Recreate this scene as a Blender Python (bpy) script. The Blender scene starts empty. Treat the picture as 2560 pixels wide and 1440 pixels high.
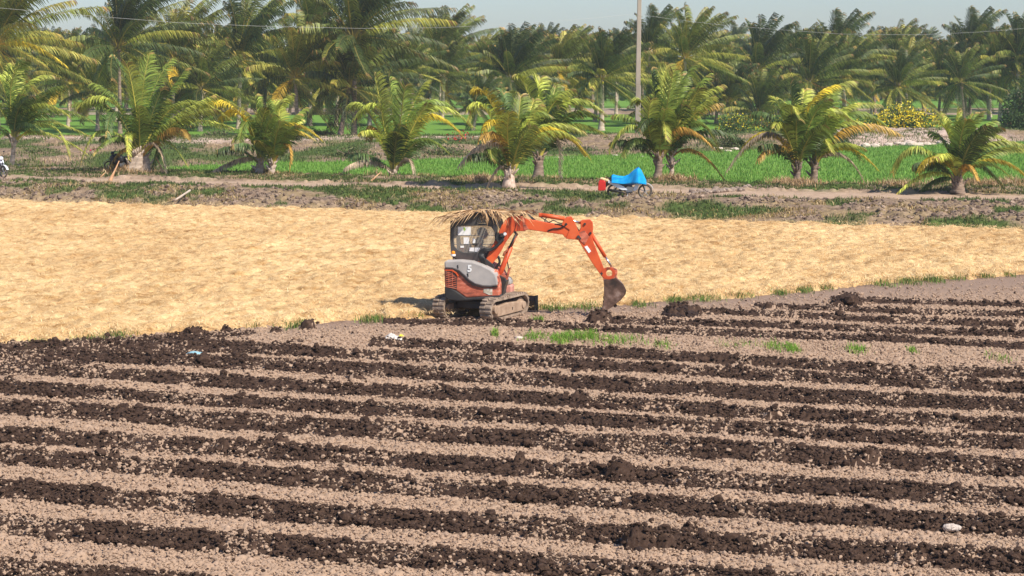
import bpy, bmesh, math, random
import numpy as np
from mathutils import Vector, Matrix
R = math.radians
scene = bpy.context.scene
COL = scene.collection

# ---------------------------------------------------------------- camera
CH, FPX, HZ = 5.65, 5000.0, 167.0          # eye height, focal length in photo pixels, horizon row
PITCH = math.atan((720 - HZ) / FPX)
cam_d = bpy.data.cameras.new('camera')
cam_d.sensor_width = 36.0
cam_d.lens = 36.0 * FPX / 2560.0
cam_d.clip_start = 0.5
cam_d.clip_end = 20000
cam = bpy.data.objects.new('camera', cam_d)
COL.objects.link(cam)
cam.location = (0, 0, CH)
cam.rotation_euler = (math.pi / 2 - PITCH, 0, 0)
scene.camera = cam

# ---------------------------------------------------------------- light
SUN_ELEV = 46.0
SUN_AZ = 42.0        # degrees from +x (right) towards the camera
sv = Vector((math.cos(R(SUN_ELEV)) * math.cos(R(SUN_AZ)), -math.cos(R(SUN_ELEV)) * math.sin(R(SUN_AZ)), math.sin(R(SUN_ELEV))))
sun_d = bpy.data.lights.new('sun', 'SUN')
sun_d.energy = 4.3
sun_d.angle = R(0.55)
sun_d.color = (1.0, 0.91, 0.77)
sun = bpy.data.objects.new('sun', sun_d)
COL.objects.link(sun)
sun.rotation_euler = sv.to_track_quat('Z', 'Y').to_euler()
world = bpy.data.worlds.new('World')
scene.world = world
world.use_nodes = True
wn = world.node_tree
sky = wn.nodes.new('ShaderNodeTexSky')
sky.sky_type = 'NISHITA'
sky.sun_disc = False
sky.sun_elevation = R(SUN_ELEV)
sky.sun_rotation = math.atan2(sv.x, sv.y)
sky.altitude = 0
sky.air_density = 1.0
sky.dust_density = 0.6
sky.ozone_density = 4.0
bg = wn.nodes['Background']
bg.inputs['Strength'].default_value = 0.085
tint = wn.nodes.new('ShaderNodeMix'); tint.data_type = 'RGBA'; tint.blend_type = 'MULTIPLY'
tint.inputs[0].default_value = 1.0; tint.inputs[7].default_value = (0.90, 0.93, 1.04, 1)
wn.links.new(sky.outputs[0], tint.inputs[6]); wn.links.new(tint.outputs[2], bg.inputs['Color'])
scene.view_settings.view_transform = 'Standard'
scene.view_settings.look = 'None'
scene.view_settings.exposure = 0.6
scene.view_settings.gamma = 1.0
scene.cycles.volume_bounces = 1
scene.cycles.max_bounces = 6
scene.cycles.diffuse_bounces = 3
scene.cycles.transparent_max_bounces = 8

# ---------------------------------------------------------------- pixel helpers (photo pixels, 2560 wide)
def ray(px, py):
    x = (px - 1280.0) / FPX
    u = -(py - 720.0) / FPX
    c, s = math.cos(PITCH), math.sin(PITCH)
    return Vector((x, c + u * s, -s + u * c))
def ground(px, py, z=0.0):
    d = ray(px, py)
    t = (z - CH) / d.z
    return Vector((d.x * t, d.y * t, z))
def atY(px, py, Y):
    d = ray(px, py)
    t = Y / d.y
    return Vector((d.x * t, Y, CH + d.z * t))

# ---------------------------------------------------------------- object helpers
def tag(o, label=None, cat=None, group=None, kind=None):
    if label: o['label'] = label
    if cat: o['category'] = cat
    if group: o['group'] = group
    if kind: o['kind'] = kind
    return o
def empty(name, loc, rz=0.0):
    o = bpy.data.objects.new(name, None)
    o.empty_display_size = 0.2
    COL.objects.link(o)
    o.location = loc
    o.rotation_euler = (0, 0, rz)
    return o
def link(name, me, parent=None, mat=None):
    o = bpy.data.objects.new(name, me)
    COL.objects.link(o)
    if parent: o.parent = parent
    if mat:
        for m in (mat if isinstance(mat, (list, tuple)) else [mat]): me.materials.append(m)
    return o
def np_mesh(name, verts, faces, attrs=None, col=None, smooth=False):
    """faces: (n,3) or (n,4) int array, or a list of such arrays"""
    if not isinstance(faces, (list, tuple)): faces = [faces]
    me = bpy.data.meshes.new(name)
    V = np.ascontiguousarray(verts, dtype=np.float32)
    me.vertices.add(len(V)); me.vertices.foreach_set('co', V.ravel())
    idx = np.concatenate([np.asarray(f, dtype=np.int32).ravel() for f in faces])
    tot = np.concatenate([np.full(len(f), np.asarray(f).shape[1], dtype=np.int32) for f in faces])
    st = np.concatenate([[0], np.cumsum(tot)[:-1]]).astype(np.int32)
    me.loops.add(len(idx)); me.loops.foreach_set('vertex_index', idx)
    me.polygons.add(len(tot)); me.polygons.foreach_set('loop_start', st)
    try: me.polygons.foreach_set('loop_total', tot)
    except Exception: pass
    me.polygons.foreach_set('use_smooth', np.full(len(tot), bool(smooth)))
    if attrs:
        for k, a in attrs.items():
            at = me.attributes.new(k, 'FLOAT', 'POINT')
            at.data.foreach_set('value', np.asarray(a, dtype=np.float32).ravel())
    if col is not None:
        at = me.attributes.new('Col', 'FLOAT_COLOR', 'POINT')
        c = np.ones((len(V), 4), dtype=np.float32); c[:, :3] = col
        at.data.foreach_set('color', c.ravel())
    me.update(calc_edges=True)
    return me
def bm_obj(name, bm, mat, parent=None, bevel=0.0, smooth=False):
    me = bpy.data.meshes.new(name)
    bmesh.ops.recalc_face_normals(bm, faces=bm.faces)
    bm.to_mesh(me); bm.free()
    o = link(name, me, parent, mat)
    if smooth:
        for p in me.polygons: p.use_smooth = True
    if bevel > 0:
        b = o.modifiers.new('bevel', 'BEVEL'); b.width = bevel; b.segments = 2; b.limit_method = 'ANGLE'; b.angle_limit = R(35)
    return o
def bm_tube(bm, pts, rad, seg=8, cap=True):
    pts = [Vector(p) for p in pts]
    if not isinstance(rad, (list, tuple)): rad = [rad] * len(pts)
    rings = []
    t0 = (pts[1] - pts[0]).normalized()
    ref = Vector((0, 0, 1)) if abs(t0.z) < 0.9 else Vector((1, 0, 0))
    n = (ref - t0 * ref.dot(t0)).normalized()
    for i, p in enumerate(pts):
        t = (pts[min(i + 1, len(pts) - 1)] - pts[max(i - 1, 0)]).normalized()
        n = (n - t * n.dot(t)).normalized()
        b = t.cross(n)
        rings.append([bm.verts.new(p + (n * math.cos(a) + b * math.sin(a)) * rad[i]) for a in [2 * math.pi * k / seg for k in range(seg)]])
    for i in range(len(rings) - 1):
        for k in range(seg):
            bm.faces.new((rings[i][k], rings[i][(k + 1) % seg], rings[i + 1][(k + 1) % seg], rings[i + 1][k]))
    if cap:
        bm.faces.new(rings[0][::-1]); bm.faces.new(rings[-1])
def bm_box(bm, c, s, rot=None):
    M = Matrix.Translation(Vector(c)) @ (rot.to_4x4() if rot is not None else Matrix.Identity(4)) @ Matrix.Diagonal((s[0], s[1], s[2], 1))
    bmesh.ops.create_cube(bm, size=1.0, matrix=M)
def bm_prism(bm, front, off):
    off = Vector(off)
    a = [bm.verts.new(Vector(p)) for p in front]
    b = [bm.verts.new(Vector(p) + off) for p in front]
    bm.faces.new(a); bm.faces.new(b[::-1])
    n = len(a)
    for i in range(n):
        bm.faces.new((a[i], b[i], b[(i + 1) % n], a[(i + 1) % n]))
def bm_ico(bm, c, r, sub=2, scale=(1, 1, 1), jit=0.0, rnd=random):
    res = bmesh.ops.create_icosphere(bm, subdivisions=sub, radius=1.0)
    for v in res['verts']:
        k = 1 + rnd.uniform(-jit, jit)
        v.co = Vector(c) + Vector((v.co.x * scale[0], v.co.y * scale[1], v.co.z * scale[2])) * r * k

# ---------------------------------------------------------------- numpy noise
def _h(ix, iy, s):
    n = (ix.astype(np.int64) * 374761393 + iy.astype(np.int64) * 668265263 + s * 982451653) & 0xffffffff
    n = ((n ^ (n >> 13)) * 1274126177) & 0xffffffff
    n = (n ^ (n >> 16)) & 0xffffffff
    return n.astype(np.float64) / 4294967295.0
def vnoise(x, y, s=0):
    ix, iy = np.floor(x), np.floor(y)
    fx, fy = x - ix, y - iy
    fx = fx * fx * (3 - 2 * fx); fy = fy * fy * (3 - 2 * fy)
    a, b = _h(ix, iy, s), _h(ix + 1, iy, s)
    c, d = _h(ix, iy + 1, s), _h(ix + 1, iy + 1, s)
    return (a + (b - a) * fx) * (1 - fy) + (c + (d - c) * fx) * fy
def fbm(x, y, s=0, o=4):
    r, a, t = 0, 1.0, 0
    for i in range(o):
        r = r + a * vnoise(x * 2 ** i + 17.3 * i, y * 2 ** i - 9.1 * i, s + i); t += a; a *= 0.5
    return r / t
def lumps(x, y, s=0, rad=0.62):
    """rounded bumps, one per cell; 0..1"""
    ix, iy = np.floor(x), np.floor(y)
    out = np.zeros_like(x)
    for dx in (-1, 0, 1):
        for dy in (-1, 0, 1):
            jx, jy = ix + dx, iy + dy
            px, py = jx + _h(jx, jy, s), jy + _h(jx, jy, s + 7)
            rr = rad * (0.45 + 0.75 * _h(jx, jy, s + 3))
            d2 = ((x - px) ** 2 + (y - py) ** 2) / (rr * rr)
            out = np.maximum(out, np.sqrt(np.clip(1 - d2, 0, 1)) * rr / rad)
    return out

# ---------------------------------------------------------------- materials
def new_mat(name):
    m = bpy.data.materials.new(name); m.use_nodes = True
    nt = m.node_tree
    return m, nt, nt.nodes['Principled BSDF']
def N(nt, typ, **kw):
    n = nt.nodes.new(typ)
    for k, v in kw.items(): setattr(n, k, v)
    return n
def noise_node(nt, scale, detail=4, rough=0.6, coord='Object', stretch=None):
    tc = N(nt, 'ShaderNodeTexCoord')
    n = N(nt, 'ShaderNodeTexNoise'); n.inputs['Scale'].default_value = scale
    n.inputs['Detail'].default_value = detail; n.inputs['Roughness'].default_value = rough
    if stretch:
        mp = N(nt, 'ShaderNodeMapping'); mp.inputs['Scale'].default_value = stretch
        nt.links.new(tc.outputs[coord], mp.inputs['Vector']); nt.links.new(mp.outputs[0], n.inputs['Vector'])
    else: nt.links.new(tc.outputs[coord], n.inputs['Vector'])
    return n
def ramp(nt, fac, stops):
    r = N(nt, 'ShaderNodeValToRGB')
    e = r.color_ramp.elements
    while len(e) < len(stops): e.new(0.5)
    for i, (p, c) in enumerate(stops):
        e[i].position = p; e[i].color = (c[0], c[1], c[2], 1)
    nt.links.new(fac, r.inputs[0])
    return r
def mixc(nt, fac, a, b, typ='MIX'):
    m = N(nt, 'ShaderNodeMix', data_type='RGBA', blend_type=typ)
    for k, v in ((0, fac), (6, a), (7, b)):
        if isinstance(v, (int, float)): m.inputs[k].default_value = v
        elif isinstance(v, tuple): m.inputs[k].default_value = (v[0], v[1], v[2], 1)
        else: nt.links.new(v, m.inputs[k])
    return m.outputs[2]
def bump(nt, bsdf, h, strength=0.3, dist=0.02):
    b = N(nt, 'ShaderNodeBump'); b.inputs['Strength'].default_value = strength; b.inputs['Distance'].default_value = dist
    nt.links.new(h, b.inputs['Height']); nt.links.new(b.outputs[0], bsdf.inputs['Normal'])
def noisy(name, stops, scale=3, rough=0.8, metal=0.0, bumpk=0.2, detail=5, stretch=None, spec=0.3, dist=0.02):
    m, nt, b = new_mat(name)
    n = noise_node(nt, scale, detail, stretch=stretch)
    r = ramp(nt, n.outputs[0], stops)
    nt.links.new(r.outputs[0], b.inputs['Base Color'])
    b.inputs['Roughness'].default_value = rough; b.inputs['Metallic'].default_value = metal
    b.inputs['Specular IOR Level'].default_value = spec
    if bumpk: bump(nt, b, n.outputs[0], bumpk, dist)
    return m
def attr_mat(name, rough=0.6, transl=0.0, spec=0.3, jitter=0.25, nscale=2.0):
    """colour from the mesh's own Col attribute (each leaf's real hue), with patchy variation"""
    m, nt, b = new_mat(name)
    a = N(nt, 'ShaderNodeAttribute', attribute_name='Col')
    n = noise_node(nt, nscale, 3)
    r = ramp(nt, n.outputs[0], [(0.3, (1 - jitter,) * 3), (0.7, (1 + jitter,) * 3)])
    c = mixc(nt, 1.0, a.outputs['Color'], r.outputs[0], 'MULTIPLY')
    nt.links.new(c, b.inputs['Base Color'])
    b.inputs['Roughness'].default_value = rough; b.inputs['Specular IOR Level'].default_value = spec
    if transl > 0:
        t = N(nt, 'ShaderNodeBsdfTranslucent'); nt.links.new(c, t.inputs['Color'])
        mx = N(nt, 'ShaderNodeMixShader'); mx.inputs[0].default_value = transl
        out = nt.nodes['Material Output']
        nt.links.new(b.outputs[0], mx.inputs[1]); nt.links.new(t.outputs[0], mx.inputs[2]); nt.links.new(mx.outputs[0], out.inputs['Surface'])
    return m

# ---------------------------------------------------------------- air
HAZE = 0.00032
bm = bmesh.new(); bmesh.ops.create_cube(bm, size=1.0, matrix=Matrix.Translation((0, 690, 14.0)) @ Matrix.Diagonal((1600, 1500, 32.0, 1)))
hz_m, hz_nt, hz_b = new_mat('haze')
hz_nt.nodes.remove(hz_b)
hv = N(hz_nt, 'ShaderNodeVolumePrincipled'); hv.inputs['Color'].default_value = (.86, .93, 1.0, 1); hv.inputs['Density'].default_value = HAZE; hv.inputs['Anisotropy'].default_value = .3
hz_nt.links.new(hv.outputs[0], hz_nt.nodes['Material Output'].inputs['Volume'])
tag(bm_obj('haze', bm, hz_m), kind='stuff')
# ================================================================= GROUND SHAPES
def line_fn(pts, z=0.0):
    """photo polyline on the ground -> depth as a function of world x"""
    g = sorted([tuple(ground(px, py, z)[:2]) for px, py in pts])
    gx = np.array([p[0] for p in g]); gy = np.array([p[1] for p in g])
    s0 = (gy[1] - gy[0]) / (gx[1] - gx[0]); s1 = (gy[-1] - gy[-2]) / (gx[-1] - gx[-2])
    s0 = max(-.4, min(.4, s0)); s1 = max(-.4, min(.4, s1))
    def f(x):
        x = np.asarray(x, dtype=float)
        return np.interp(x, gx, gy) + np.where(x < gx[0], (x - gx[0]) * s0, 0) + np.where(x > gx[-1], (x - gx[-1]) * s1, 0)
    f.x0, f.x1 = gx[0], gx[-1]
    return f
soil_edge = line_fn([(0, 862), (250, 846), (480, 832), (640, 823), (800, 808), (960, 800), (1150, 792), (1345, 776), (1500, 769), (1640, 757), (1900, 738), (2240, 708), (2560, 688)])
straw_top = line_fn([(0, 503), (300, 513), (640, 522), (1280, 541), (1920, 560), (2560, 577)])
road_lo = line_fn([(0, 474), (640, 489), (900, 495), (1280, 503), (1600, 509), (2000, 522), (2560, 530)])
road_hi = line_fn([(0, 465), (640, 479), (900, 485), (1280, 492), (1600, 496), (2000, 505), (2560, 516)])
paddy_lo = line_fn([(0, 436), (460, 446), (700, 456), (900, 463), (1100, 467), (1300, 470), (1500, 471), (1700, 478), (1900, 485), (2250, 488), (2560, 486)])
paddy_hi = line_fn([(0, 440), (380, 432), (500, 420), (700, 413), (900, 410), (1100, 404), (1300, 400), (1500, 395), (1700, 388), (1900, 381), (2200, 372), (2560, 360)])
field2_lo = line_fn([(0, 344), (900, 346), (1200, 344), (1700, 340), (2560, 338)])

ROWS = [  # (photo polyline, half width m, height m)
    ([(2095, 754), (2240, 758), (2560, 768)], .34, .08), ([(1905, 769), (2240, 783), (2560, 791)], .34, .08),
    ([(1680, 781), (1920, 790), (2240, 808), (2560, 818)], .36, .09), ([(1488, 806), (1700, 812), (1920, 818), (2240, 832), (2560, 841)], .38, .08),
    ([(975, 806), (1280, 813), (1480, 826), (1920, 842), (2240, 852), (2560, 871)], .42, .07),
    ([(945, 862), (1280, 876), (1600, 893), (1920, 912), (2240, 934), (2560, 940)], .5, .10),
    ([(-400, 858), (0, 872), (300, 868), (640, 881), (1280, 908), (1920, 945), (2240, 961), (2560, 979)], .48, .10),
    ([(-400, 880), (0, 898), (200, 896), (640, 915), (1280, 953), (1920, 992), (2240, 1008), (2560, 1022)], .62, .12),
    ([(-400, 900), (0, 927), (240, 939), (640, 967), (1280, 1000), (1920, 1041), (2240, 1055), (2560, 1073)], .52, .10),
    ([(-400, 945), (0, 975), (640, 1016), (1280, 1048), (1920, 1083), (2240, 1104), (2560, 1117)], .48, .10),
    ([(-400, 990), (0, 1022), (640, 1066), (1280, 1104), (1920, 1140), (2240, 1160), (2560, 1182)], .62, .12),
    ([(-400, 1060), (0, 1095), (640, 1133), (1280, 1178), (1920, 1217), (2240, 1238), (2560, 1254)], .55, .10),
    ([(-400, 1110), (0, 1147), (640, 1197), (1280, 1242), (1920, 1289), (2240, 1309), (2560, 1328)], .52, .10),
    ([(-400, 1190), (0, 1230), (640, 1284), (1280, 1326), (1920, 1374), (2240, 1396), (2560, 1415)], .52, .10),
    ([(-400, 1275), (0, 1318), (640, 1372), (1280, 1418), (1920, 1470), (2560, 1512)], .5, .09),
    ([(-400, 1380), (0, 1428), (640, 1484), (1280, 1525), (2560, 1610)], .42, .06),
    ([(-400, 1520), (0, 1560), (1280, 1650), (2560, 1740)], .5, .09),
]
ROWF = []
for pts, hw, hh in ROWS:
    f = line_fn(pts); ROWF.append((f, hw * (.93 if pts[0][1] > 1050 else 1.05), hh, pts[0][0] > -300))
# lone heaps of dark earth: (px, py of foot, width m, height m)
HEAPS = [(1500, 806, .62, .22), (1700, 790, .75, .26), (1688, 792, .4, .2), (1735, 788, .4, .18), (2120, 766, .65, .28), (2095, 770, .4, .14), (2145, 764, .25, .12), (1925, 776, .3, .15),
         (1550, 1203, .42, .26), (1300, 1172, .2, .2), (1345, 1330, .3, .12), (1600, 1372, .45, .22), (1665, 1375, .25, .15), (100, 1146, .22, .12), (285, 1162, .2, .16),
         (560, 1135, .3, .16), (1725, 1330, .2, .08), (890, 950, .35, .1), (530, 868, .3, .12), (1450, 1010, .35, .16), (1520, 1012, .5, .12), (1620, 1020, .3, .1), (1180, 1110, .2, .08),
         (2172, 1165, .38, .2), (2145, 1172, .25, .12), (2030, 1050, .4, .12), (1935, 1050, .35, .14), (2535, 985, .2, .1), (2430, 965, .25, .09), (480, 836, .5, .12), (770, 822, .35, .16), (565, 830, .25, .1),
         (690, 834, .25, .1), (1450, 935, .25, .12), (1590, 935, .22, .1), (700, 1110, .25, .1), (660, 1122, .22, .12), (850, 1190, .2, .08), (20, 960, .25, .06), (600, 1000, .2, .1)]
HEAPG = [(ground(px, py).x, ground(px, py).y, w, h) for px, py, w, h in HEAPS]
def wetness(X, Y):
    """0 = dry pale crumb, 1 = freshly dug dark earth; also the windrow height"""
    w = np.zeros_like(X); h = np.zeros_like(X)
    jit = (fbm(X * .9, Y * .9, 40, 4) - .5) * .34 + (fbm(X * 6, Y * 5, 43, 2) - .5) * .34
    for f, hw, hh, starts in ROWF:
        d = (Y - f(X)) / (hw * 1.03)
        e = 1.0 - np.abs(d + jit * 1.0)
        if starts: e = np.where(X < f.x0 - .15, -2, e)
        w = np.maximum(w, np.clip(e * 2.6 + .25, 0, 1))
        amp = hh * .78 * (.55 + .9 * fbm(X * .7, Y * .2, 60 + int(hw * 100), 3)) * (.6 + .8 * fbm(X * 3, Y * 3, 61, 2))
        h = np.maximum(h, amp * np.exp(-(d * 1.25 - .25) ** 2 * 1.6) * (e > -1.5))
    mess = (fbm(X * .8, Y * .8, 71, 4) > .47) & (Y < soil_edge(X) - .2) & (Y > soil_edge(X) - 5.0) & (X < -4.3)
    w = np.where(mess, np.maximum(w, .85), w)
    for hx, hy, ww, hh in HEAPG:
        r2 = ((X - hx) / (ww * .5)) ** 2 + ((Y - hy - .08) / (ww * .5)) ** 2
        r2 = r2 * (.6 + .8 * fbm(X * 7 + hx, Y * 7, 5, 2))
        h = np.maximum(h, hh * np.clip(1.15 - r2, 0, 1) ** .7)
        w = np.where(r2 < 1.2, 1.0, w)
    return w, h

# ---- the dug field: one fine sheet of earth
nx, ny = 1150, 800
dd = 18.0 * (60.0 / 18.0) ** (np.arange(ny) / (ny - 1))
ss = np.linspace(-1, 1, nx)
Dg, Sg = np.meshgrid(dd, ss, indexing='ij')
Xg = Sg * (Dg * .256 * 1.22 + 1.6); Yg = Dg
W, H = wetness(Xg, Yg)
fade = np.clip(1.0 - (Yg - 26) / 40, .35, 1)
patch = fbm(Xg * 1.3, Yg * 1.3, 33, 3)
fine = lumps(Xg * 17, Yg * 17, 3) * .030 + lumps(Xg * 9 + 3, Yg * 9, 4) * .032 + (fbm(Xg * 4, Yg * 4, 9, 3) - .5) * .05
wetl = lumps(Xg * 6, Yg * 6, 14) * .022 + lumps(Xg * 13, Yg * 13, 13) * .036 + lumps(Xg * 26, Yg * 26, 17) * .02
smooth_zone = np.clip(1.15 - (soil_edge(Xg) - Yg) / np.clip(1.6 + (Xg - 2) * .42, 1.6, 6), 0, 1) * (Xg > -5)
Zg = H + fine * (1 - W) * (1 - .75 * smooth_zone) + wetl * W * (.6 + .8 * patch)
crumb = lumps(Xg * 11 + 5, Yg * 11, 21, .5)                       # dry crumbs lying on the dark rows
sel = (crumb > .55) & (fbm(Xg * 1.6, Yg * 1.6, 22, 3) > .54)
W2 = np.where(sel & (H < .12), W * .12, W)
Zg = np.where(Yg > soil_edge(Xg) + .35, -.06, Zg)
Zg = Zg - .02
ii = np.arange(nx * ny).reshape(ny, nx)
quads = np.stack([ii[:-1, :-1], ii[:-1, 1:], ii[1:, 1:], ii[1:, :-1]], -1).reshape(-1, 4)
def soil_mat(name, nscale=9):
    m, nt, b = new_mat(name)
    a = N(nt, 'ShaderNodeAttribute', attribute_name='wet')
    n1 = noise_node(nt, nscale, 6, .7); n2 = noise_node(nt, 1.1, 3, .6)
    dry = ramp(nt, n1.outputs[0], [(.25, (.22, .145, .10)), (.55, (.40, .28, .205)), (.8, (.58, .43, .325))])
    dry2 = mixc(nt, n2.outputs[0], dry.outputs[0], (.38, .27, .19))
    ab = N(nt, 'ShaderNodeAttribute', attribute_name='bare')
    dry2 = mixc(nt, ab.outputs['Fac'], dry2, (.27, .19, .145))
    wetr = ramp(nt, n1.outputs[0], [(.28, (.024, .014, .010)), (.5, (.054, .032, .023)), (.68, (.105, .066, .047)), (.84, (.22, .145, .105))])
    n3 = noise_node(nt, 26, 3, .7)
    ad = N(nt, 'ShaderNodeMath', operation='MULTIPLY_ADD'); ad.inputs[1].default_value = .5; ad.inputs[2].default_value = -.25
    nt.links.new(n3.outputs[0], ad.inputs[0])
    sm = N(nt, 'ShaderNodeMath', operation='ADD'); nt.links.new(a.outputs['Fac'], sm.inputs[0]); nt.links.new(ad.outputs[0], sm.inputs[1])
    st = N(nt, 'ShaderNodeMapRange', interpolation_type='SMOOTHSTEP'); st.inputs[1].default_value = .3; st.inputs[2].default_value = .62
    nt.links.new(sm.outputs[0], st.inputs[0])
    c = mixc(nt, st.outputs[0], dry2, wetr.outputs[0])
    nt.links.new(c, b.inputs['Base Color'])
    b.inputs['Roughness'].default_value = .92; b.inputs['Specular IOR Level'].default_value = .15
    bump(nt, b, n1.outputs[0], .5, .03)
    return m
M_soil = soil_mat('soil')
me = np_mesh('plowed_soil', np.stack([Xg, Yg, Zg], -1).reshape(-1, 3), quads, {'wet': W2.ravel(), 'bare': smooth_zone.ravel()}, smooth=True)
tag(link('plowed_soil', me, mat=M_soil), kind='structure')

# ---- loose clods (stuff)
rng = np.random.default_rng(5)
ICO_V = []; 
_b = bmesh.new(); bmesh.ops.create_icosphere(_b, subdivisions=1, radius=1.0)
ICO_V = np.array([v.co[:] for v in _b.verts]); ICO_F = np.array([[v.index for v in f.verts] for f in _b.faces]); _b.free()
def rand_rot(n):
    q = rng.normal(size=(n, 4)); q /= np.linalg.norm(q, axis=1)[:, None]
    w, x, y, z = q.T
    return np.stack([1 - 2 * (y * y + z * z), 2 * (x * y - z * w), 2 * (x * z + y * w), 2 * (x * y + z * w), 1 - 2 * (x * x + z * z), 2 * (y * z - x * w), 2 * (x * z - y * w), 2 * (y * z + x * w), 1 - 2 * (x * x + y * y)], -1).reshape(n, 3, 3)
def blobs(P, r, flat=.75, jit=.22):
    n = len(P)
    v = ICO_V[None] * (1 + rng.uniform(-jit, jit, (n, 12, 1)))
    v = v * rng.uniform(.65, 1.15, (n, 1, 3))
    v = np.einsum('nij,nkj->nki', rand_rot(n), v)
    v[:, :, 2] *= flat
    v = v * r[:, None, None] + P[:, None, :]
    f = ICO_F[None] + (np.arange(n) * 12)[:, None, None]
    return v.reshape(-1, 3), f.reshape(-1, 3)
n = 185000
D = 19.5 * (56 / 19.5) ** (rng.random(n) ** .92)
Xc = rng.uniform(-1, 1, n) * (D * .256 * 1.12 + .8)
keep = (D < soil_edge(Xc) - .1)
Xc, D = Xc[keep], D[keep]
Wc, Hc = wetness(Xc, D)
szone = np.clip(1.15 - (soil_edge(Xc) - D) / np.clip(1.6 + (Xc - 2) * .42, 1.6, 6), 0, 1) * (Xc > -5)
k2 = rng.random(len(Xc)) > szone * .93
clump = fbm(Xc * 1.6, D * 1.6, 22, 3)
k2 &= (Wc < .5) | (rng.random(len(Xc)) < .75)
Xc, D, Wc, Hc, clump = Xc[k2], D[k2], Wc[k2], Hc[k2], clump[k2]
rr = .008 + .022 * rng.random(len(Xc)) ** 2.2 + .022 * (rng.random(len(Xc)) < .02)
rr = rr * (.92 + (D - 20) * .013)
own = np.where(Wc > .5, np.where((rng.random(len(Xc)) < np.clip((clump - .47) * 3.2, .07, .62)) & (Hc < .13), 0., 1.), np.where(rng.random(len(Xc)) < .02, 1., 0.))
rr = np.where(own > .5, rr * 1.3, rr)
big = (own > .5) & (rng.random(len(Xc)) < .035)
rr = np.where(big, rr * rng.uniform(1.3, 2.4, len(Xc)), rr)
slab = (own > .5) & (rng.random(len(Xc)) < .003)
rr = np.where(slab, rng.uniform(.05, .10, len(Xc)), rr)
Pc = np.stack([Xc, D, Hc + .012 + rr * .25 + np.where(Wc > .5, .035, .015)], -1)
v, f = blobs(Pc, rr)
me = np_mesh('soil_clods', v, f, {'wet': np.repeat(own, 12)})
tag(link('soil_clods', me, mat=soil_mat('clod_soil', 14)), 'crumbs and clods of dry pale and freshly dug dark earth over the plowed rows', 'soil clods', kind='stuff')

# ---- heaps of dark earth: separate things
rh = random.Random(3)
M_heap = noisy('heap_earth', [(.3, (.014, .009, .008)), (.6, (.04, .022, .017)), (.85, (.08, .045, .032))], 14, .85, bumpk=.6)
def heap(px, py, w, h, label):
    g = ground(px, py)
    bm = bmesh.new()
    n = int(26 + w * 50)
    for i in range(n):
        a = rh.random() * 6.283; q = rh.random() ** .6
        x = math.cos(a) * q * w * .5; y = math.sin(a) * q * w * .4
        r = rh.uniform(.09, .2) * w * .55
        z = h * (1 - q) * rh.uniform(.4, 1.05)
        bm_ico(bm, (x, y, z), r, 2, (rh.uniform(.8, 1.3), 1, rh.uniform(.7, 1)), .22, rh)
    o = bm_obj('earth_heap', bm, M_heap)
    o.location = (g.x, g.y + .1, -.0)
    tag(o, label, 'earth heap', 'heaps of freshly dug dark earth')
heap(1502, 806, .62, .24, 'small black earth heap on the ground right under the excavator bucket')
heap(1700, 792, .85, .3, 'knobbly dark earth heap at the left end of a dug row, right of the bucket')
heap(2118, 768, .72, .3, 'pointed dark earth heap at the left end of the farthest dug row')
heap(1552, 1205, .42, .3, 'single large dark clod heap on a row in the near middle of the field')
heap(1600, 1378, .4, .2, 'low crumbly dark earth heap near the bottom edge of the field')

# ---- straw field
nx2, ny2 = 900, 420
sx = np.linspace(-32, 32, nx2); vv = np.linspace(0, 1, ny2)
Vg, Xs = np.meshgrid(vv, sx, indexing='ij')
Ylo = soil_edge(Xs) + (fbm(Xs * 1.2, Xs * 0, 80, 4) - .5) * 1.1 + (fbm(Xs * 7, Xs * 0, 81, 2) - .5) * .5; Yhi = straw_top(Xs) + (fbm(Xs * 1.5, Xs * 0, 82, 4) - .5) * 2.0
Ys = Ylo + (Yhi - Ylo) * Vg
edge = np.clip((Ys - Ylo) / .8, 0, 1) * np.clip((Yhi - Ys) / 1.2, 0, 1)
cl = fbm(Xs * .9, Ys * .55, 90, 4)
Zs = .02 + edge * (.02 + .12 * fbm(Xs * 1.6, Ys * .9, 91, 4) + .06 * lumps(Xs * 2.6, Ys * 1.8, 92) + .07 * fbm(Xs * 8, Ys * 4, 93, 2)) - (1 - edge) * .06
m, nt, b = new_mat('straw')
n1 = noise_node(nt, 1.0, 6, .72, stretch=(3.2, 2.8, 3)); n2 = noise_node(nt, .22, 3, .5)
n3 = noise_node(nt, 1.0, 5, .8, stretch=(17, 13, 17))
r1 = ramp(nt, n1.outputs[0], [(.30, (.40, .245, .12)), (.44, (.64, .435, .225)), (.60, (.80, .59, .325))])
r3 = ramp(nt, n3.outputs[0], [(.3, (.62, .58, .52)), (.55, (1, 1, 1)), (.75, (1.12, 1.12, 1.1))])
n4 = noise_node(nt, 1.5, 5, .7); r4 = ramp(nt, n4.outputs[0], [(.34, (.66, .56, .44)), (.48, (1, 1, 1))])
r2 = ramp(nt, n2.outputs[0], [(.35, (.86, .80, .72)), (.65, (1.05, 1.04, 1.0))])
c = mixc(nt, 1.0, r1.outputs[0], r3.outputs[0], 'MULTIPLY'); c = mixc(nt, 1.0, c, r2.outputs[0], 'MULTIPLY'); c = mixc(nt, 1.0, c, r4.outputs[0], 'MULTIPLY')
nt.links.new(c, b.inputs['Base Color']); b.inputs['Roughness'].default_value = .9; b.inputs['Specular IOR Level'].default_value = .1
bump(nt, b, n3.outputs[0], .6, .05)
M_straw = m
ii = np.arange(nx2 * ny2).reshape(ny2, nx2)
q2 = np.stack([ii[:-1, :-1], ii[:-1, 1:], ii[1:, 1:], ii[1:, :-1]], -1).reshape(-1, 4)
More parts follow.
